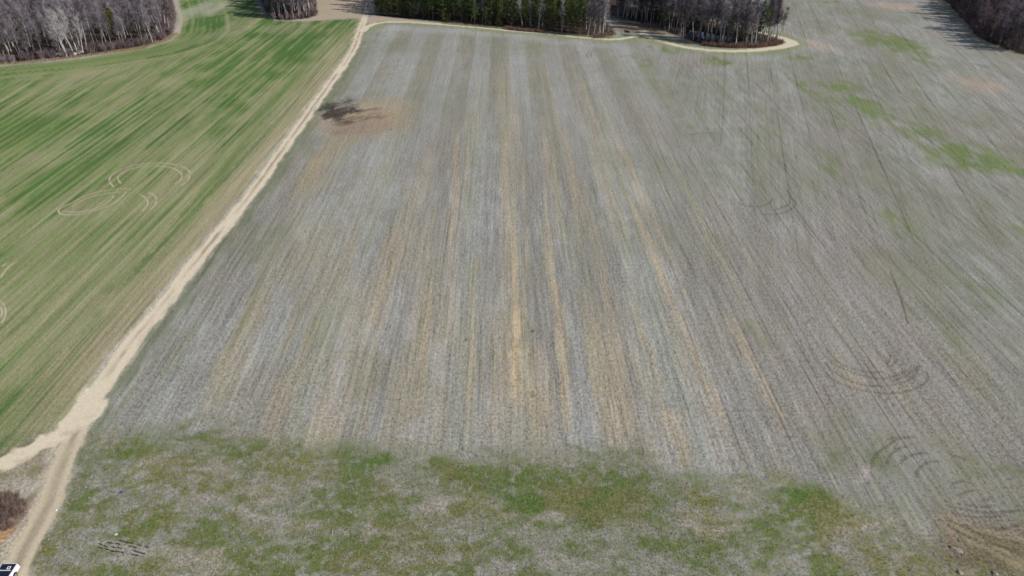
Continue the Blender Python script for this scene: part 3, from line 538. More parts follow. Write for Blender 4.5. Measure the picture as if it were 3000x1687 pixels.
# ------------------------------------------------------------------ tree builders
def tube(V, Fc, p, q, r0, r1, n=4):
    p = Vector(p); q = Vector(q); a = (q - p).normalized(); s = a.orthogonal().normalized(); b_ = a.cross(s); b = len(V)
    for c, r in ((p, r0), (q, r1)):
        for i in range(n):
            t = 2 * math.pi * i / n; V.append(c + (s * math.cos(t) + b_ * math.sin(t)) * r)
    Fc += [(b + i, b + (i + 1) % n, b + n + (i + 1) % n, b + n + i) for i in range(n)]
def blade(V, Fc, p, q, wd, R):
    p = Vector(p); q = Vector(q); a = q - p; s = a.cross(Vector((R.uniform(-1, 1), R.uniform(-1, 1), R.uniform(-1, 1)))).normalized() * wd / 2; b = len(V)
    V += [p - s, p + s, q + s * .4, q - s * .4]; Fc.append((b, b + 1, b + 2, b + 3))
def rdir(R, up=.3):
    v = Vector((R.gauss(0, 1), R.gauss(0, 1), R.gauss(0, 1) + up)); return v.normalized()
def grow_bare(seed, h, spread, base=.32, ntw=8, fork=False, lean=0.0, r=.17, nl=12, tw=.05):
    """returns trunk mesh data and crown mesh data of a leafless tree"""
    R = random.Random(seed); TV, TF, CV, CF = [], [], [], []
    stems = [(Vector((0, 0, -.3)), Vector((lean, 0, 1)).normalized(), h, r)]
    if fork: stems.append((Vector((.1, 0, -.3)), Vector((-.10, .05, 1)).normalized(), h * .85, r * .75))
    for p, dr_, L, r0 in stems:
        pts = [p]; nseg = 8; dd = dr_.copy()
        for i in range(nseg):
            dd = (dd + Vector((R.gauss(0, .05), R.gauss(0, .05), .02))).normalized(); pts.append(pts[-1] + dd * L / nseg)
        for i in range(nseg): tube(TV, TF, pts[i], pts[i + 1], r0 * (1 - i / nseg) ** .8 + .02, r0 * (1 - (i + 1) / nseg) ** .8 + .02, 6)
        for j in range(nl):
            t = base + (1 - base) * (j + R.random()) / nl; f = min(t * nseg, nseg - .01); i = int(f); q = pts[i].lerp(pts[i + 1], f - i)
            az = j * 2.4 + R.uniform(-.5, .5); el = R.uniform(.35, .95) + .25 * t; bl = spread * (1.15 - .75 * t) * R.uniform(.7, 1.25)
            bd = Vector((math.cos(az) * math.cos(el), math.sin(az) * math.cos(el), math.sin(el))); br = r0 * .42 * (1.1 - t * .6)
            bp = [q]
            for s_ in range(4):
                bd = (bd + Vector((R.gauss(0, .13), R.gauss(0, .13), .11))).normalized(); bp.append(bp[-1] + bd * bl / 4)
            for s_ in range(4): tube(CV if s_ > 1 else TV, CF if s_ > 1 else TF, bp[s_], bp[s_ + 1], br * (1 - s_ * .23), br * (1 - (s_ + 1) * .23) + .008, 4)
            for s_ in range(1, 5):
                for q2 in range(3):
                    o = bp[s_].lerp(bp[s_ - 1], R.random()); sd = (bd * .7 + rdir(R, .5) * .9).normalized(); sl_ = bl * R.uniform(.22, .42); e = o + sd * sl_
                    tube(CV, CF, o, e, .022, .010, 3)
                    for q3 in range(ntw):
                        o3 = o.lerp(e, R.uniform(.15, 1)); td = (sd * .6 + rdir(R, .6)).normalized(); e3 = o3 + td * R.uniform(.5, 1.25); blade(CV, CF, o3, e3, tw, R)
                        for q4 in range(3): o4 = o3.lerp(e3, R.uniform(.3, 1)); blade(CV, CF, o4, o4 + (td * .6 + rdir(R, .4)).normalized() * R.uniform(.3, .7), tw * .75, R)
    return TV, TF, CV, CF
def grow_pine(seed, h, base=.35, spread=2.7, clumps=1.0):
    R = random.Random(seed); TV, TF, CV, CF = [], [], [], []
    p = Vector((0, 0, -.3)); pts = [p]; dd = Vector((0, 0, 1))
    for i in range(7): dd = (dd + Vector((R.gauss(0, .02), R.gauss(0, .02), 0))).normalized(); pts.append(pts[-1] + dd * h / 7)
    for i in range(7): tube(TV, TF, pts[i], pts[i + 1], .17 * (1 - i / 7.6), .17 * (1 - (i + 1) / 7.6), 6)
    nb = int(34 * clumps)
    for j in range(nb):
        t = base + (1 - base) * (j + R.random()) / nb; f = min(t * 7, 6.99); i = int(f); q = pts[i].lerp(pts[i + 1], f - i); rel = (t - base) / (1 - base)
        prof = min(1, rel * 3.5 + .45) * (1 - rel) ** .65 + .1; bl = spread * prof * R.uniform(.6, 1.25); az = j * 2.4 + R.uniform(-.6, .6); el = R.uniform(-.05, .35) + rel * .6
        bd = Vector((math.cos(az) * math.cos(el), math.sin(az) * math.cos(el), math.sin(el))); e = q + bd * bl; tube(TV, TF, q, e, .045, .015, 3)
        for c in range(int(4 + bl * 2.6)):
            s_ = R.uniform(.3, 1.05); o = q + bd * bl * s_ + Vector((R.gauss(0, .28), R.gauss(0, .28), R.gauss(0, .18) + .1))
            for k_ in range(9): v = rdir(R, .35) * R.uniform(.28, .5); blade(CV, CF, o - v * .15, o + v, .15, R)
    return TV, TF, CV, CF
def grow_cedar(seed, h, rad):
    R = random.Random(seed); TV, TF, CV, CF = [], [], [], []
    tube(TV, TF, (0, 0, -.2), (0, 0, h * .9), .12, .03, 6)
    for c in range(int(170 * rad)):
        t = R.random() ** .8; rr = rad * (1 - t) ** .7 * (.35 + .65 * R.random() ** .5) * (1 + .25 * math.sin(c * 1.7)); a = R.uniform(0, 6.283); o = Vector((math.cos(a) * rr, math.sin(a) * rr, .25 + t * h * .95))
        for k_ in range(9): v = rdir(R, .5) * R.uniform(.25, .5); blade(CV, CF, o, o + v, .12, R)
    return TV, TF, CV, CF
def grow_shrub(seed, h, rad, dens=1.0, tw=.032):
    R = random.Random(seed); TV, TF, CV, CF = [], [], [], []
    for s_ in range(9):
        a = R.uniform(0, 6.283); o = Vector((math.cos(a), math.sin(a), 0)) * R.uniform(0, rad * .5); dd = Vector((math.cos(a) * .45, math.sin(a) * .45, 1)).normalized(); L = h * R.uniform(.6, 1); e = o + dd * L
        tube(TV, TF, o - Vector((0, 0, .15)), e, .035, .012, 3)
        for q in range(int(14 * dens)):
            o2 = o.lerp(e, R.uniform(.15, 1)); d2_ = (dd * .5 + rdir(R, .3)).normalized(); e2 = o2 + d2_ * R.uniform(.4, .9) * rad * .6; blade(CV, CF, o2, e2, tw * 1.3, R)
            for q3 in range(8): o3 = o2.lerp(e2, R.uniform(.1, 1)); blade(CV, CF, o3, o3 + (d2_ * .5 + rdir(R, .4)).normalized() * R.uniform(.25, .6), tw, R)
    return TV, TF, CV, CF
M_TWIGB = plant_mat('bramble_twigs', (.24, .175, .145), (.13, .09, .075), vary=.5)
PROTO = {}
def proto(key, data, mt_, mc_, stem='trunk'):
    out = []
    for nm, V, Fc, m in ((stem, data[0], data[1], mt_), ('crown', data[2], data[3], mc_)):
        me = bpy.data.meshes.new(key + '_' + nm); me.from_pydata([tuple(v) for v in V], [], Fc); me.materials.append(m); me.update(); out.append((nm, me))
    PROTO[key] = out
for i in range(5): proto('bare%d' % i, grow_bare(20 + i, 13 + i * 1.2, 4.0 + .3 * i, .30 + .03 * (i % 3)), M_BARK, M_TWIG)
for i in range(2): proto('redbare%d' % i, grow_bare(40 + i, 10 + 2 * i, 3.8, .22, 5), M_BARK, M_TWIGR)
for i in range(3): proto('silver%d' % i, grow_bare(50 + i, 15.5 + i, 4.2, .34, 4, fork=(i == 0), r=.21, tw=.04), M_PALEBARK, M_TWIGP)
for i in range(2): proto('slim%d' % i, grow_bare(60 + i, 13 + i, 2.2, .45, 3, r=.11, nl=9), M_BARK, M_TWIG)
for i in range(4): proto('pine%d' % i, grow_pine(70 + i, 17 + i, .16 + .06 * (i % 2), 3.6, 1.7), M_PBARK, M_NEED)
proto('piney0', grow_pine(80, 12.5, .12, 3.0, 1.2), M_PBARK, M_NEEDY); proto('piney1', grow_pine(81, 17, .22, 3.4, 1.15), M_PBARK, M_NEEDY)
proto('thinpine0', grow_pine(85, 17, .5, 2.0, .6), M_PBARK, M_NEED)
proto('cedar0', grow_cedar(90, 6.5, 2.6), M_PBARK, M_CEDAR); proto('cedar1', grow_cedar(91, 4.0, 1.8), M_PBARK, M_CEDAR)
for i in range(3): proto('shrub%d' % i, grow_shrub(100 + i, 3.2 + .8 * i, 1.9 + .4 * i, 1.3, .045), M_BARK, M_TWIGR, 'stem')
proto('shrubg0', grow_shrub(110, 3.5, 2.2), M_BARK, M_TWIG, 'stem'); proto('shrubp0', grow_shrub(112, 6.5, 3.4, 2.4, .045), M_PALEBARK, M_TWIGP, 'stem')
proto('brush0', grow_shrub(114, 1.5, 1.6, 1.6, .03), M_BARK, M_TWIGB, 'stem')
TC = {}; QUEUE = []
def plant(key, x, y, name, label, cat, group=None, sc=1.0, rz=None, tilt=(0, 0)):
    if name == 'bare_tree' and group and group != 'bare cluster before the gap':
        QUEUE.append((key, x, y, label, group, sc)); return None
    e = empty(name, (x, y, 0), random.uniform(0, 6.28) if rz is None else rz, sc); e.rotation_euler[0], e.rotation_euler[1] = tilt
    for nm, me in PROTO[key]:
        o = bpy.data.objects.new(nm, me); COL.objects.link(o); o.parent = e
    tag(e, label, cat, group); TC[name] = TC.get(name, 0) + 1
    return e
def scatter(P, gapm, depth=None, front=None, inset=0.0, seed=1, ymax=402, test=None):
    """random points with a least spacing inside a polygon, at most `depth` m behind its visible edge"""
    R = random.Random(seed); lo = P.min(0); hi = P.max(0); pts = []; grid = {}
    n_ = int((hi[0] - lo[0]) * (hi[1] - lo[1]) / gapm ** 2 * 5)
    c = np.array([(R.uniform(lo[0], hi[0]), R.uniform(lo[1], hi[1])) for _ in range(n_)])
    sd = poly_sd(c[:, 0], c[:, 1], P); fd = line_d(c[:, 0], c[:, 1], front)[0] if front is not None else sd
    for (x, y), s_, f_ in zip(c, sd, fd):
        if s_ < inset or y > ymax or (depth and f_ > depth): continue
        if abs(x) > .692 * y + 9 or (test and not test(x, y)): continue
        k_ = (int(x // gapm), int(y // gapm))
        if any((x - q[0]) ** 2 + (y - q[1]) ** 2 < gapm ** 2 for i in (-1, 0, 1) for j in (-1, 0, 1) for q in grid.get((k_[0] + i, k_[1] + j), ())): continue
        grid.setdefault(k_, []).append((x, y, f_)); pts.append((x, y, f_))
    return pts

# ------------------------------------------------------------------ left wood
def clear(x, y):
    for px, py, w_, dep in ((335, 98, 3.6, 17), (66, 105, 2.6, 12), (290, 92, 2.4, 12), (92, 20, 3.5, 14), (205, 165, 2.2, 6)):
        a, b = u1(px, py); t = y / b
        if b - dep < y < b + 3 and abs(x - a * t) < w_: return False
    return True
for x, y, f in scatter(LW, 4.4, 75, LW[1:12], 2.2, 5, 402, clear):
    r = random.random(); zone = ('right end' if x > -150 else 'right half' if x > -172 else 'left half' if x > -198 else 'left end') + (' front rows' if f < 14 else ' interior' if f < 35 else ' far depth')
    if f < 6 and r < .25:
        plant('slim%d' % random.randint(0, 1), x, y, 'bare_tree', 'slim bare tree on the front edge of the big left wood', 'tree', 'slim trees on the front edge of the left wood', random.uniform(.6, .95))
    elif r < .24: plant('redbare%d' % random.randint(0, 1), x, y, 'bare_tree', 'low bare tree with reddish twigs in the %s of the left wood' % zone, 'tree', 'reddish bare trees, %s of the left wood' % zone, random.uniform(.7, 1.1))
    else: plant('bare%d' % random.randint(0, 4), x, y, 'bare_tree', 'tall bare grey tree standing in the %s of the left wood' % zone, 'tree', 'tall bare trees, %s of the left wood' % zone, random.uniform(.62, 1.15))
for x, y, f in scatter(LW, 2.7, 7.5, LW[1:12], .8, 6):
    k_ = random.choice(['shrub0', 'shrub1', 'shrub2', 'shrubg0']); right = x > -150
    plant(k_, x, y, 'shrub', 'purple brown leafless shrub at the foot of the left wood, %s' % ('near its rounded right end' if right else 'left of the white rubble' if x < -181 else 'between white rubble and cedar'), 'shrub', 'leafless shrubs edging the left wood, ' + ('right end' if right else 'far left' if x < -181 else 'front'), random.uniform(.7, 1.2) * (1.3 if right else .85))
def at(key, px, py, name, label, cat='tree', sc=1.0, rz=0.0, tilt=(0, 0)):
    x, y = u1(px, py); return plant(key, x, y, name, label, cat, None, sc, rz, tilt)
at('silver0', 197, 168, 'bare_tree', 'large pale forked tree leaning over the front edge of the left wood', sc=1.12, rz=1.2)
at('silver1', 216, 160, 'bare_tree', 'pale trunk just right of the big forked tree, left wood edge', sc=.95, rz=2)
at('silver2', 228, 158, 'bare_tree', 'thin pale tree standing above the white rubble, left wood', sc=.95, rz=4)
at('silver1', 244, 155, 'bare_tree', 'pale tree at the right end of the white rubble', sc=.85, rz=5)
at('silver1', 332, 90, 'bare_tree', 'dead pale leaning trunk beside the yellow green cedar', sc=.7, rz=0, tilt=(0, -.10))
at('silver2', 425, 75, 'bare_tree', 'pale forked trunk right of the cedar in the left wood', sc=.75, rz=1)
at('silver1', 25, 150, 'bare_tree', 'pale trunk near the left edge of the photograph', sc=.8, rz=3)
at('cedar0', 335, 98, 'cedar_tree', 'yellow green cedar inside the left wood', 'tree', 1.6)
at('cedar0', 66, 105, 'cedar_tree', 'dull green cedar half hidden behind trunks at far left', 'tree', 1.0)
at('cedar1', 290, 92, 'cedar_tree', 'small rusty cedar left of the yellow green one', 'tree', 1.2)
at('cedar0', 92, 20, 'cedar_tree', 'olive cedar at the top of the left wood', 'tree', 1.3)
at('shrubg0', 10, 186, 'shrub', 'tan bush at the far left foot of the wood', 'shrub', .9)

# ------------------------------------------------------------------ clump beyond the crop
for x, y, f in scatter(CL, 2.7, 60, None, 1.0, 8, 420):
    plant('bare%d' % random.randint(0, 4), x, y, 'bare_tree', 'bare grey tree in the small clump between crop and dry meadow', 'tree', 'bare trees of the small top clump', random.uniform(.8, 1.1))
for x, y, f in scatter(CL, 2.6, 6, None, .3, 9, 420):
    plant(random.choice(['shrub0', 'shrub1']), x, y, 'shrub', 'brown shrub under the small top clump of trees', 'shrub', 'shrubs of the small top clump', random.uniform(.5, .85))

# ------------------------------------------------------------------ pine wood
pf = PW[0:8]
def pz(x, f): return ('left third' if x < un((1330, 70))[0][0] else 'middle third' if x < un((1530, 85))[0][0] else 'right third') + (' of the pine wood, front row' if f < 7 else ' of the pine wood, second rows' if f < 15 else ' of the pine wood, deep inside')
for x, y, f in scatter(PW, 3.9, 50, pf, 2.5, 12, 405, lambda x, y: True):
    right = x > un((1720, 90))[0][0]
    r = random.random()
    if right: plant(random.choice(['bare0', 'bare1', 'silver1', 'slim0', 'slim1']), x, y, 'bare_tree', 'bare pale grey tree at the right end of the pine wood', 'tree', 'bare trees ending the pine wood', random.uniform(.75, .98))
    elif r < .10: plant(random.choice(['silver1', 'slim0']), x, y, 'bare_tree', 'bare pale tree mixed in among the dark pines', 'tree', 'bare trees among the pines', random.uniform(.7, .95))
    else: plant('pine%d' % random.randint(0, 3) if random.random() < .70 else 'piney1', x, y, 'pine_tree', 'tall dark green pine in the %s' % pz(x, f), 'tree', 'dark pines, ' + pz(x, f), random.uniform(.7, 1.12))
for px, py, k_, sc, lb in [(1130, 46, 'piney0', .62, 'rounded yellow green pine at the left end of the pine wood'), (1172, 50, 'piney0', .6, 'second yellow green pine from the left end of the pine wood'), (1205, 54, 'pine0', .6, 'dark pine touching the silver bush'),
                           (1300, 62, 'piney0', .5, 'low young pine at the front of the pine wood'), (1390, 72, 'pine2', .65, 'short dark pine leaning out at the path edge'), (1425, 72, 'piney0', .62, 'young pine with foliage down to the ground mid wood'),
                           (1500, 82, 'pine1', .9, 'pine with a straight bare trunk at mid path edge'), (1540, 84, 'piney1', .9, 'sunlit yellow green pine at the front of the wood'), (1580, 86, 'piney1', 1.0, 'broad sunlit pine right of the thin bare tree'), (1620, 90, 'piney1', .95, 'bright green pine second from the bare trees'),
                           (1665, 98, 'pine3', .9, 'dark pine beside the bare grey trees'), (1700, 100, 'pine2', .85, 'last dark pine before the bare grey trees'), (1240, 56, 'pine3', .7, 'dark pine right of the silver bush')]:
    at(k_, px, py, 'pine_tree', lb, 'tree', sc)
at('shrubp0', 1222, 42, 'bush', 'silvery bare round bush against the dark pines', 'bush', 1.0)
at('shrubg0', 1100, 44, 'shrub', 'thin bare bush where the farm road passes the pines', 'shrub', 1.5)
at('silver1', 1578, 90, 'bare_tree', 'thin white trunk in front of the sunlit pines', sc=.8); at('silver2', 1646, 94, 'bare_tree', 'white bare trunk between the dark pines', sc=.72, rz=2)
at('cedar1', 1312, 66, 'shrub', 'small round olive bush by the path', 'shrub', .7); at('cedar1', 1460, 74, 'shrub', 'wide low green bush at the path edge', 'shrub', .95)
for px, py, sc in [(1722, 104, .9), (1738, 108, .95), (1752, 107, .85), (1766, 104, .9)]:
    at(random.choice(['bare1', 'silver1', 'bare3']), px, py, 'bare_tree', 'bare tree in the grey cluster before the gap', 'tree', sc)['group'] = 'bare cluster before the gap'
for x, y, f in scatter(PW, 3.2, 5, pf, .4, 14, 405):
    if x > un((1420, 80))[0][0]: plant(random.choice(['shrub0', 'brush0', 'shrubg0']), x, y, 'shrub', 'low brown undergrowth shrub at the foot of the pines', 'shrub', 'undergrowth at the foot of the pines', random.uniform(.3, .6))

# ------------------------------------------------------------------ wooded point with the pond
def sz(x): return 'tip end' if x > un((2180, 120))[0][0] else 'middle' if x > un((2060, 110))[0][0] else 'gap end'
wd_ = lambda x, y: poly_sd(np.array([x]), np.array([y]), WATER)[0] < .3
for x, y, f in scatter(PEN, 2.5, None, None, .8, 16, 410, wd_):
    r = random.random()
    if r < .14: plant(random.choice(['thinpine0', 'pine0']), x, y, 'pine_tree', 'thin crowned pine among the bare trees of the point, ' + sz(x), 'tree', 'pines on the wooded point, ' + sz(x), random.uniform(.75, 1.0))
    elif r < .24: plant('silver1', x, y, 'bare_tree', 'bare tree with a pale trunk on the wooded point', 'tree', 'pale trunked trees on the wooded point', random.uniform(.75, 1.05))
    elif r < .6: plant('slim%d' % random.randint(0, 1), x, y, 'bare_tree', 'slim bare tree on the wooded point, ' + sz(x), 'tree', 'slim bare trees on the wooded point, ' + sz(x), random.uniform(.95, 1.25))
    else: plant('bare%d' % random.randint(0, 4), x, y, 'bare_tree', 'spreading bare tree on the wooded point, ' + sz(x), 'tree', 'spreading bare trees on the wooded point, ' + sz(x), random.uniform(.85, 1.15))
for x, y, f in scatter(PEN, 3.6, None, None, .3, 17, 410, lambda x, y: wd_(x, y) and x > un((1960, 110))[0][0]):
    plant(random.choice(['shrub0', 'shrub1', 'shrubg0']), x, y, 'shrub', 'dark tangled shrub at the foot of the wooded point, ' + sz(x), 'shrub', 'shrubs on the wooded point, ' + sz(x), random.uniform(.45, .8))
at('pine1', 2215, 118, 'pine_tree', 'tall pine with a long bare trunk near the tip of the point', sc=.88)
at('silver2', 2001, 112, 'bare_tree', 'white trunked tree at the front of the point beside the water', sc=.78)
at('thinpine0', 2125, 95, 'pine_tree', 'green crowned pine in the middle of the wooded point', sc=.9)
for i, (px, py) in enumerate([(2262, 118), (2275, 122), (2250, 124)]):
    at('bare%d' % (i + 1), px, py, 'bare_tree', 'bare spreading tree at the very tip of the wooded point', 'tree', 1.05, i * 2.1)['group'] = 'bare trees at the tip of the point'

# ------------------------------------------------------------------ right wood
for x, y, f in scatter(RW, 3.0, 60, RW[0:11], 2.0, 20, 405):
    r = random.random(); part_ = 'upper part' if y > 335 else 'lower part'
    if r < .6: plant('redbare%d' % random.randint(0, 1), x, y, 'bare_tree', 'bare reddish tree in the %s of the shaded right wood' % part_, 'tree', 'reddish trees, %s of the right wood' % part_, random.uniform(.7, 1.1))  # extra dark reddish trees here put the wood's shade into twig colour
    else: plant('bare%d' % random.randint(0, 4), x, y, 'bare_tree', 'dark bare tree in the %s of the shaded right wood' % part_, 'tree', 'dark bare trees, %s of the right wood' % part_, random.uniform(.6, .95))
for x, y, f in scatter(RW, 2.7, 9, RW[0:11], .5, 21, 405):
    plant(random.choice(['shrub0', 'shrub1', 'shrub2']), x, y, 'shrub', 'dark shrub along the field edge of the right wood, ' + ('upper stretch' if y > 350 else 'middle stretch' if y > 315 else 'lower stretch'), 'shrub', 'shrubs edging the right wood, ' + ('upper' if y > 350 else 'middle' if y > 315 else 'lower'), random.uniform(.7, 1.3))

# ---- the bare trees that show largest are things; the rest, deep in the woods, are one mass
def vis(q):
    f = min(line_d(np.array([q[1]]), np.array([q[2]]), W_)[0][0] for W_ in (LW[1:12], CL, PW[0:9], PEN, RW[0:11])); return f * 2.0 + q[2] * .12
QUEUE.sort(key=vis)
NTH = 300 - TC.get('bare_tree', 0) - 4; rest = QUEUE[NTH:]
for key, x, y, lb, gp_, sc in QUEUE[:NTH]:
    e = empty('bare_tree', (x, y, 0), random.uniform(0, 6.28), sc)
    for nm, me in PROTO[key]: o = bpy.data.objects.new(nm, me); COL.objects.link(o); o.parent = e
    tag(e, lb, 'tree', gp_); TC['bare_tree'] += 1
VV, FF, MM, base_ = [], [], [], 0
LITE = [(grow_bare(300 + i, 12 + 1.5 * i, 4.0, .3, 3, tw=.07)) for i in range(3)]
LITE = [(np.array([tuple(v) for v in a] + [tuple(v) for v in c]), b, [tuple(i + len(a) for i in f) for f in d_]) for a, b, c, d_ in LITE]
for i, (key, x, y, lb, gp_, sc) in enumerate(rest):
    Vt, F1, F2 = LITE[i % 3]; a = random.uniform(0, 6.28); ca, sa = math.cos(a), math.sin(a)
    W2 = np.c_[(Vt[:, 0] * ca - Vt[:, 1] * sa) * sc + x, (Vt[:, 0] * sa + Vt[:, 1] * ca) * sc + y, Vt[:, 2] * sc]
    VV.append(W2); FF.append(np.array(F1 + F2) + base_); MM.append(np.r_[np.zeros(len(F1), np.int32), np.ones(len(F2), np.int32)]); base_ += len(Vt)
VV = np.vstack(VV).astype(np.float32); FF = np.vstack(FF).astype(np.int32); MM = np.concatenate(MM)
me = bpy.data.meshes.new('distant_wood'); me.vertices.add(len(VV)); me.loops.add(FF.size); me.polygons.add(len(FF))
me.vertices.foreach_set('co', VV.ravel()); me.loops.foreach_set('vertex_index', FF.ravel()); me.polygons.foreach_set('loop_start', np.arange(0, FF.size, 4, dtype=np.int32)); me.update(calc_edges=True)
me.materials.append(M_BARK); me.materials.append(M_TWIG); me.polygons.foreach_set('material_index', MM)
o = bpy.data.objects.new('distant_wood', me); COL.objects.link(o); tag(o, 'grey mass of leafless trees deep behind the front rows of the woods', 'wood', kind='stuff')
print('REST', len(rest), len(FF))

# ------------------------------------------------------------------ dead reeds and dry grass fringes (uncountable)
def fringe(name, px_line, spreadm, num, hmin, hmax, mat, label, seed):
    R = random.Random(seed); L = un(px_line); seg = np.hypot(*np.diff(L, axis=0).T); cum = np.r_[0, np.cumsum(seg)]; V, Fc = [], []
    for i in range(num):
        s = R.uniform(0, cum[-1]); x = np.interp(s, cum, L[:, 0]) + R.gauss(0, spreadm); y = np.interp(s, cum, L[:, 1]) + R.gauss(0, spreadm); hh = R.uniform(hmin, hmax)
        blade(V, Fc, (x, y, -.02), (x + R.gauss(0, .15) * hh, y + R.gauss(0, .15) * hh, hh), .07, R)
    tag(mesh_obj(name, V, Fc, mat), label, 'reeds' if 'reed' in name else 'grass', kind='stuff')
fringe('dead_reeds', [(2060, 134), (2110, 139), (2160, 141), (2220, 139.5), (2270, 134), (2290, 126)], .55, 5200, .7, 1.9, M_REED, 'rusty tan reeds fringing the pale loop path', 1)
fringe('dead_reeds', [(1480, 86), (1530, 92), (1590, 97)], .5, 2000, .6, 1.6, M_REED, 'tan reeds between the path and the pines', 2)
fringe('dry_grass', [(1300, 71), (1420, 81), (1600, 96), (1700, 108), (1790, 112)], .6, 2600, .3, .9, M_STRAWY, 'dry grass along the pine side of the path', 3)
fringe('dry_grass', [(0, 190), (100, 184), (250, 166), (400, 145), (480, 124), (515, 100)], .9, 3600, .3, 1.0, M_STRAWY, 'dry grass at the foot of the left wood', 4)
fringe('dead_reeds', [(1745, 112), (1765, 105), (1790, 104)], 1.2, 1600, .5, 1.5, M_REED, 'rusty bank growth at the end of the pine wood', 5)

# ---- tufts of grass and straw standing on the unploughed end of the field
def tufts(name, num, mat, label, seed, green):
    R_ = np.random.RandomState(seed); y = R_.uniform(46, 82, num); x = R_.uniform(-1, 1, num) * (.70 * y + 40)
    iy = np.clip(np.searchsorted(ys, y), 0, NYR - 1); ix = np.clip(((x / (.70 * y + 62)) + 1) / 2 * (NX - 1), 0, NX - 1).astype(int); g_ = G[iy * NX + ix]
    l_ = lab[iy * NX + ix]; keep = (l_ == 0) & (R_.rand(num) < bot[iy * NX + ix] ** 2 * np.where(x > 28, .25, 1)) & ((R_.rand(num) < g_ * 1.1) if green else (R_.rand(num) > g_ * .9)); x, y = x[keep], y[keep]; n_ = len(x); V = np.zeros((n_, 3, 4, 3)); hh = R_.uniform(.03, .10, (n_, 3))
    for b in range(3):
        a = R_.uniform(0, 6.28, n_); ox = R_.normal(0, .09, n_); oy = R_.normal(0, .09, n_); lx = np.cos(a); ly = np.sin(a); w_ = R_.uniform(.02, .045, n_)
        for q, (sg, t) in enumerate(((-1, 0), (1, 0), (.4, 1), (-.4, 1))):
            V[:, b, q, 0] = x + ox - ly * w_ * sg + lx * t * hh[:, b] * 1.6; V[:, b, q, 1] = y + oy + lx * w_ * sg + ly * t * hh[:, b] * 1.6; V[:, b, q, 2] = t * hh[:, b]
    V = V.reshape(-1, 3); me = bpy.data.meshes.new(name); nf = len(V) // 4; me.vertices.add(len(V)); me.loops.add(len(V)); me.polygons.add(nf)
    me.vertices.foreach_set('co', V.astype(np.float32).ravel()); me.loops.foreach_set('vertex_index', np.arange(len(V), dtype=np.int32)); me.polygons.foreach_set('loop_start', np.arange(0, len(V), 4, dtype=np.int32)); me.update(calc_edges=True)
    me.materials.append(mat); o = bpy.data.objects.new(name, me); COL.objects.link(o); tag(o, label, 'grass', kind='stuff')
M_G = plant_mat('green_grass', (.16, .21, .055), (.13, .14, .05), .8, .4); M_S = plant_mat('bleached_straw', (.40, .385, .35), (.28, .25, .20), .9, .6)
tufts('grass_tufts', 90000, M_G, 'short green weeds growing over the near end of the field', 31, True)
tufts('straw_tufts', 60000, M_S, 'bleached straw tufts scattered over the near end of the field', 32, False)

# ------------------------------------------------------------------ small things
def simple(name, c, rough=.6, spec=.4, metal=0, coat=0):
    m, t = NM(name); n = N(t); g = n.add('TexCoord').outputs['Object']
    p, o = n.out(n.mixc(n.mr(n.noise(g, 3, 4), .3, .7), tuple(v * .86 for v in c) + (1,), c + (1,)), rough, None, spec); p.inputs['Metallic'].default_value = metal; p.inputs['Coat Weight'].default_value = coat; return m
def rock(name, px, py, r, label, cat, mat, seed, fl=.55, elong=1.0, rz=0):
    R = random.Random(seed); V, Fc = [], []; nu, nv_ = 10, 6
    for j in range(nv_ + 1):
        for i in range(nu):
            a = 2 * math.pi * i / nu; b = math.pi * j / nv_; k_ = r * (1 + R.uniform(-.18, .18)); V.append((k_ * elong * math.cos(a) * math.sin(b), k_ * math.sin(a) * math.sin(b), k_ * fl * math.cos(b)))
    Fc = [(j * nu + i, j * nu + (i + 1) % nu, (j + 1) * nu + (i + 1) % nu, (j + 1) * nu + i) for j in range(nv_) for i in range(nu)]
    o = mesh_obj(name, V, Fc, mat); x, y = u1(px, py); o.location = (x, y, r * fl * .1); o.rotation_euler = (0, 0, rz); return tag(o, label, cat)
M_ROCK = simple('pale_stone', (.29, .25, .19), .9, .2); M_RUB = simple('white_rubble', (.62, .62, .62), .85, .2); M_WOOD = simple('weathered_wood', (.46, .36, .24), .85, .2)
rock('rock', 2802, 1610, .42, 'long pale stone beside a dark hole in the brown corner', 'rock', M_ROCK, 1, .4, 2.0, -.5)
rock('rock', 2812, 1676, .34, 'pale stone near the bottom edge left of another', 'rock', M_ROCK, 2); rock('rock', 2914, 1679, .38, 'pale stone near the bottom right corner', 'rock', M_ROCK, 3)
rock('rock', 165, 1493, .16, 'small white stone on the right verge of the farm road', 'rock', M_RUB, 4); rock('rock', 340, 1564, .15, 'white stone above the row of dark burrows', 'rock', M_RUB, 5, .5, 1.5)
rock('rock', 870, 60, .5, 'pale stone at the foot of the small top clump', 'rock', M_ROCK, 6); rock('rock', 882, 60, .4, 'smaller pale stone right of another under the clump', 'rock', M_ROCK, 7)
for i, (px, py, r_) in enumerate([(172, 161, .8), (180, 163, .6), (207, 162, .9), (213, 160, 1.2), (221, 158, .8), (232, 156, 1.1), (237, 153, .8)]):
    o = rock('rubble_block', px, py, r_, 'white rubble chunk dumped at the edge of the left wood', 'rubble', M_RUB, 20 + i, .6, 1.4, i); o['group'] = 'white rubble dumped under the left wood'
M_HOLE = simple('dark_soil', (.055, .042, .032), 1, .05)
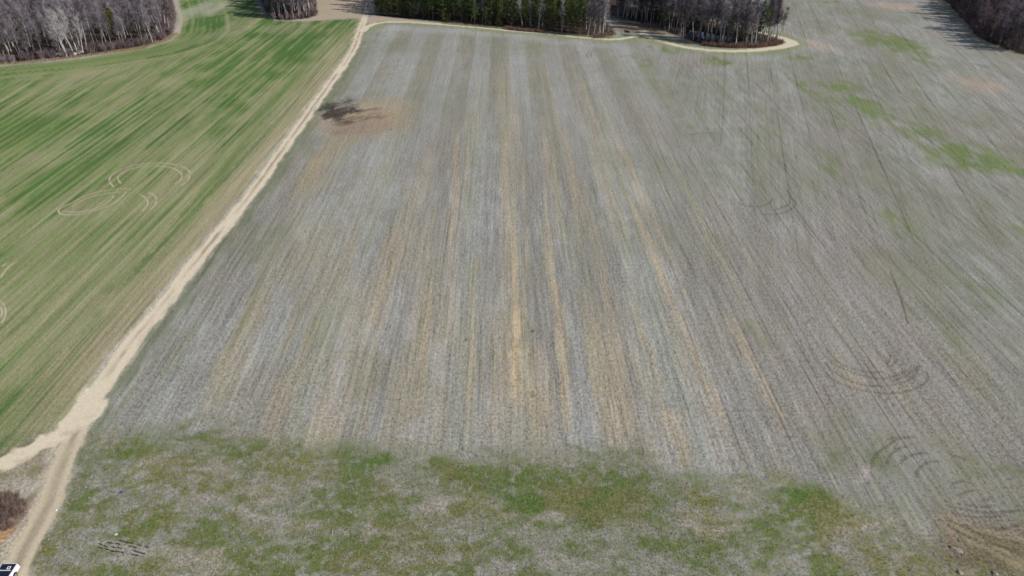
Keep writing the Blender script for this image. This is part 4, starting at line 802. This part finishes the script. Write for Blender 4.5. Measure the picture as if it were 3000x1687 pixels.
def hole(px, py, L, wd, ang, label, grp=None):
    R = random.Random(int(px * 7 + py)); V = []; n_ = 14
    for i in range(n_):
        a = 2 * math.pi * i / n_; k_ = 1 + R.uniform(-.25, .25); V.append((math.cos(a) * L / 2 * k_, math.sin(a) * wd / 2 * k_, .05 * R.random() + .02))
    V.append((0, 0, .03)); Fc = [(i, (i + 1) % n_, n_) for i in range(n_)]
    o = mesh_obj('dark_patch', V, Fc, M_HOLE); x, y = u1(px, py); o.location = (x, y, 0); o.rotation_euler = (0, 0, ang); tag(o, label, 'soil', grp); return o  # low dark sheet lying on the ground
for a, b, L in [((300, 1586), (345, 1592), .9), ((355, 1583), (372, 1588), .8), ((385, 1590), (430, 1601), .9), ((292, 1592), (310, 1599), .7), ((315, 1599), (350, 1604), 1.0), ((372, 1598), (395, 1602), .8), ((295, 1603), (330, 1613), .9), ((330, 1613), (362, 1617), .9), ((397, 1614), (420, 1620), .9), ((390, 1624), (402, 1626), .6)]:
    for s in (0, .5, 1):
        if (a[0] + a[1] + int(s * 10)) % 7 == 3: continue
        hole(a[0] + (b[0] - a[0]) * s, a[1] + (b[1] - a[1]) * s, L * .85, .16, -.28, 'dark patch in the broken rows scraped near the farm road', 'dark scraped rows near the farm road')
hole(2786, 1601, .8, .35, -.5, 'dark hole next to the long pale stone')
hole(1647, 1273, .4, .2, .3, 'dark patch on the straw streak near the centre')
M_BLUE = simple('blue_plastic', (.03, .06, .32), .4, .5)
V = [(-.22, -.12, 0), (.2, -.16, .05), (.26, .12, .02), (.02, .2, .12), (-.2, .14, .04), (0, 0, .22), (-.22, -.12, .03)]
o = mesh_obj('plastic_scrap', V, [(0, 1, 5), (1, 2, 5), (2, 3, 5), (3, 4, 5), (4, 0, 5)], M_BLUE); x, y = u1(356, 1441); o.location = (x, y, .02); tag(o, 'crumpled blue plastic scrap on the grass right of the road', 'litter')
def box(V, Fc, c, s, rot=0.0):
    b = len(V); cr_, sr = math.cos(rot), math.sin(rot)
    for dx in (-1, 1):
        for dy in (-1, 1):
            for dz in (-1, 1): x_, y_ = dx * s[0] / 2, dy * s[1] / 2; V.append((c[0] + x_ * cr_ - y_ * sr, c[1] + x_ * sr + y_ * cr_, c[2] + dz * s[2] / 2))
    Fc += [(b, b + 1, b + 3, b + 2), (b + 4, b + 6, b + 7, b + 5), (b, b + 4, b + 5, b + 1), (b + 2, b + 3, b + 7, b + 6), (b, b + 2, b + 6, b + 4), (b + 1, b + 5, b + 7, b + 3)]
V, Fc = [], []; box(V, Fc, (0, 0, .35), (.14, .05, 1.3)); o = mesh_obj('board', V, Fc, M_WOOD); x, y = u1(74, 1498); o.location = (x, y, .1); o.rotation_euler = (.9, .3, .6); tag(o, 'pale broken board leaning out of the brush by the road', 'board')
M_RED = simple('red_paint', (.55, .10, .07), .5, .4)
V, Fc = [], []; box(V, Fc, (0, 0, .4), (.05, .05, .9)); box(V, Fc, (.08, 0, .75), (.16, .02, .18)); o = mesh_obj('marker_flag', V, Fc, M_RED); x, y = u1(2778, 1592); o.location = (x, y, 0); o.rotation_euler = (0, .25, 0); tag(o, 'small red marker flag at the dark hole, bottom right', 'flag')
for i, (px, py, sc) in enumerate([(30, 1478, .9), (52, 1488, .7), (15, 1500, 1.0), (40, 1512, 1.1), (8, 1535, 1.0), (28, 1545, .9), (62, 1500, .7), (48, 1462, .8), (66, 1480, .8), (20, 1455, .8), (5, 1470, 1.0)]):
    x, y = u1(px, py); plant('brush0', x, y, 'brush', 'low reddish brown bramble left of the farm road', 'brush', 'brambles in the bottom left corner', sc * .72)
# charred sticks of the burnt brush pile
M_CHAR = simple('charred_wood', (.045, .04, .04), .9, .1); M_STICK = simple('dead_branch', (.17, .125, .09), .9, .1)
R = random.Random(5)
for i, (px, py, L, a, m, lb) in enumerate([(962, 338, 4, .1, 0, 'longest charred branch at the road end of the burnt heap'), (975, 345, 6.5, .9, 0, 'charred branch slanting up through the burnt heap'), (985, 352, 5.5, 1.0, 1, 'brown branch across the front of the burnt heap'), (1003, 335, 7, .95, 0, 'charred branch in the middle of the burnt heap'),
                                         (1020, 322, 5, .7, 1, 'brown branch at the back of the burnt heap'), (1045, 345, 5, .1, 1, 'thin brown branch lying at the right of the heap'), (1085, 326, 5, .5, 0, 'charred branch apart from the heap on its right'), (1030, 312, 4, .5, 0, 'charred branch at the far end of the burnt heap'), (1010, 358, 6, .0, 1, 'brown branch lying along the near side of the heap')]):
    V, Fc = [], []; p = Vector((-L / 2, 0, .12))
    for s in range(6):
        q = p + Vector((L / 6, R.gauss(0, .15), R.gauss(0, .10))); q.z = max(.08, q.z); tube(V, Fc, p, q, .075 * (1 - s / 8), .075 * (1 - (s + 1) / 8), 5)
        for t in range(3): e = q + Vector((R.uniform(.3, .9), R.choice((-1, 1)) * R.uniform(.2, .5), R.uniform(.0, .15))); tube(V, Fc, q, e, .04, .015, 3)
        p = q
    o = mesh_obj('branch', V, Fc, M_CHAR if m == 0 else M_STICK); x, y = u1(px, py); o.location = (x, y, 0); o.rotation_euler = (0, 0, a); tag(o, lb, 'branch')
V, Fc = [], []
for i in range(420):
    c = R.choice([(-60.0, 221.5), (-57.5, 222), (-54, 228), (-58.5, 224)]); o_ = Vector((c[0] + R.gauss(0, 1.6), c[1] + R.gauss(0, 2.2), R.uniform(0, .35))); a = R.gauss(.9, .5); blade(V, Fc, o_, o_ + Vector((math.cos(a), math.sin(a), R.uniform(0, .2))) * R.uniform(.5, 2), .09, R)
tag(mesh_obj('burnt_twigs', V, Fc, M_CHAR), 'heap of black burnt twigs beside the farm road', 'twigs', kind='stuff')

# ------------------------------------------------------------------ the white pickup, bottom left
M_WHITE = simple('white_paint', (.80, .81, .83), .25, .5, 0, .6); M_BLK = simple('black_cover', (.012, .013, .03), .35, .5); M_GLASS = simple('dark_glass', (.01, .012, .018), .05, .8); M_TYRE = simple('tyre_rubber', (.02, .02, .02), .85, .2); M_RIM = simple('rim_metal', (.45, .45, .46), .35, .5, .8)
M_TAIL = simple('tail_lamp_red', (.35, .015, .015), .25, .5); M_STRAP = simple('white_bars', (.75, .76, .78), .4, .5); M_PLATE = simple('plate_white', (.7, .7, .7), .5, .4); M_CHROME = simple('bumper_chrome', (.6, .6, .62), .2, .6, 1)
def prof_mesh(prof, half, inset=None):
    """side profile (y, z) extruded across x; inset(z) narrows the upper part"""
    V = []; n_ = len(prof)
    for sx_ in (-1, 1):
        for (yy, zz) in prof: V.append((sx_ * (half - (inset(zz) if inset else 0)), yy, zz))
    Fc = [tuple(range(n_))[::-1], tuple(range(n_, 2 * n_))] + [(i, (i + 1) % n_, n_ + (i + 1) % n_, n_ + i) for i in range(n_)]
    return V, Fc
def bevel(o, wd=.03): md = o.modifiers.new('bevel', 'BEVEL'); md.width = wd; md.segments = 2; md.limit_method = 'ANGLE'; return o
tx, ty = u1(31, 1649, 1.15)
truck = empty('pickup_truck', (tx, ty - 2.85, 0), 0.02); tag(truck, 'white pickup truck with a black bed cover parked on the farm road', 'truck')
# local frame: +y is the tail, -y the nose
V, Fc = prof_mesh([(-2.85, .45), (-2.88, .85), (-2.75, 1.05), (-1.45, 1.13), (.45, 1.13), (.45, .42), (-1.30, .42), (-1.42, .72), (-1.8, .86), (-2.2, .72), (-2.32, .42)], .98)
body = bevel(mesh_obj('body', V, Fc, M_WHITE, truck), .05)
V, Fc = prof_mesh([(.47, .42), (.47, 1.15), (2.83, 1.15), (2.83, .5), (2.2, .45), (2.08, .72), (1.72, .88), (1.36, .72), (1.24, .42)], .98)
bed = bevel(mesh_obj('cargo_bed', V, Fc, M_WHITE, truck), .04)
V, Fc = prof_mesh([(-1.45, 1.11), (-.75, 1.78), (-.5, 1.84), (.25, 1.84), (.43, 1.75), (.45, 1.11)], .92, lambda z: .16 * max(0, z - 1.11) / .73)
cab = bevel(mesh_obj('cab', V, Fc, M_WHITE, truck), .05)
V, Fc = [], []; V += [(-.78, -1.44, 1.16), (.78, -1.44, 1.16), (.66, -.80, 1.765), (-.66, -.80, 1.765)]; Fc.append((0, 1, 2, 3)); o = mesh_obj('windshield', [(a, b - .02, c + .02) for a, b, c in V], Fc, M_GLASS, truck)
mesh_obj('rear_window', [(-.62, .475, 1.22), (.62, .475, 1.22), (.55, .475, 1.68), (-.55, .475, 1.68)], [(0, 1, 2, 3)], M_GLASS, truck)
for sx_ in (-1, 1):
    a = [(sx_ * .915, -1.05, 1.2), (sx_ * .915, .3, 1.2), (sx_ * .82, .2, 1.7), (sx_ * .82, -.62, 1.7)]; mesh_obj('side_window', [(x_ + sx_ * .012, y_, z_) for x_, y_, z_ in a], [(0, 1, 2, 3)], M_GLASS, truck)
V, Fc = [], []; box(V, Fc, (0, 1.66, 1.185), (1.62, 2.2, .05)); bevel(mesh_obj('bed_cover', V, Fc, M_BLK, truck), .015)
V, Fc = [], []; box(V, Fc, (-.05, 1.85, 1.23), (1.35, .10, .035)); box(V, Fc, (-.7, 1.85, 1.23), (.12, .32, .035)); mesh_obj('cross_bar', V, Fc, M_STRAP, truck)
V, Fc = [], []
for cx, cy, sx2, sy2 in ((.25, 2.35, .36, .07), (.25, 2.05, .36, .07), (.10, 2.2, .07, .23), (.40, 2.2, .07, .23)): box(V, Fc, (cx, cy, 1.232), (sx2, sy2, .04))
mesh_obj('cover_square', V, Fc, M_STRAP, truck)  # white square outline laid on the cover
V, Fc = [], []; box(V, Fc, (0, 2.85, .92), (1.7, .05, .44)); tg = bevel(mesh_obj('tailgate', V, Fc, M_WHITE, truck), .015); V, Fc = [], []; box(V, Fc, (0, 2.885, 1.0), (.26, .02, .07)); mesh_obj('handle', V, Fc, M_BLK, tg)
V, Fc = [], []; box(V, Fc, (0, 2.94, .56), (1.8, .16, .16)); bevel(mesh_obj('rear_bumper', V, Fc, M_CHROME, truck), .03)
V, Fc = [], []; box(V, Fc, (0, -2.93, .58), (1.85, .14, .22)); bevel(mesh_obj('front_bumper', V, Fc, M_CHROME, truck), .03)
V, Fc = [], []; box(V, Fc, (0, 3.03, .62), (.32, .01, .15)); mesh_obj('number_plate', V, Fc, M_PLATE, truck)
for sx_ in (-1, 1):
    V, Fc = [], []; box(V, Fc, (sx_ * .93, 2.82, .98), (.14, .10, .34)); bevel(mesh_obj('tail_light', V, Fc, M_TAIL, truck), .015)
    V, Fc = [], []; box(V, Fc, (sx_ * .8, -2.87, .88), (.3, .06, .18)); bevel(mesh_obj('headlight', V, Fc, M_STRAP, truck), .015)
    V, Fc = [], []; box(V, Fc, (sx_ * 1.07, -.98, 1.22), (.20, .10, .16)); bevel(mesh_obj('mirror', V, Fc, M_BLK, truck), .02)
    for yy in (-1.82, 1.72):
        V, Fc = [], []; n_ = 22
        for xx, rr in ((-.13, .33), (-.10, .38), (.10, .38), (.13, .33)):
            for i in range(n_): t = 2 * math.pi * i / n_; V.append((sx_ * .87 + xx, yy + rr * math.cos(t), .38 + rr * math.sin(t)))
        for k_ in range(3): Fc += [(k_ * n_ + i, k_ * n_ + (i + 1) % n_, (k_ + 1) * n_ + (i + 1) % n_, (k_ + 1) * n_ + i) for i in range(n_)]
        Fc += [tuple(range(n_))[::-1], tuple(range(3 * n_, 4 * n_))]
        wh = mesh_obj('wheel', V, Fc, M_TYRE, truck)
        V, Fc = [(sx_ * 1.005, yy, .38)], []
        for i in range(20): t = 2 * math.pi * i / 20; V.append((sx_ * 1.006, yy + (.24 if i % 4 < 3 else .20) * math.cos(t), .38 + (.24 if i % 4 < 3 else .20) * math.sin(t)))
        Fc = [(0, 1 + i, 1 + (i + 1) % 20) for i in range(20)]; mesh_obj('rim', V, Fc, M_RIM, wh)
print('COUNTS', TC)
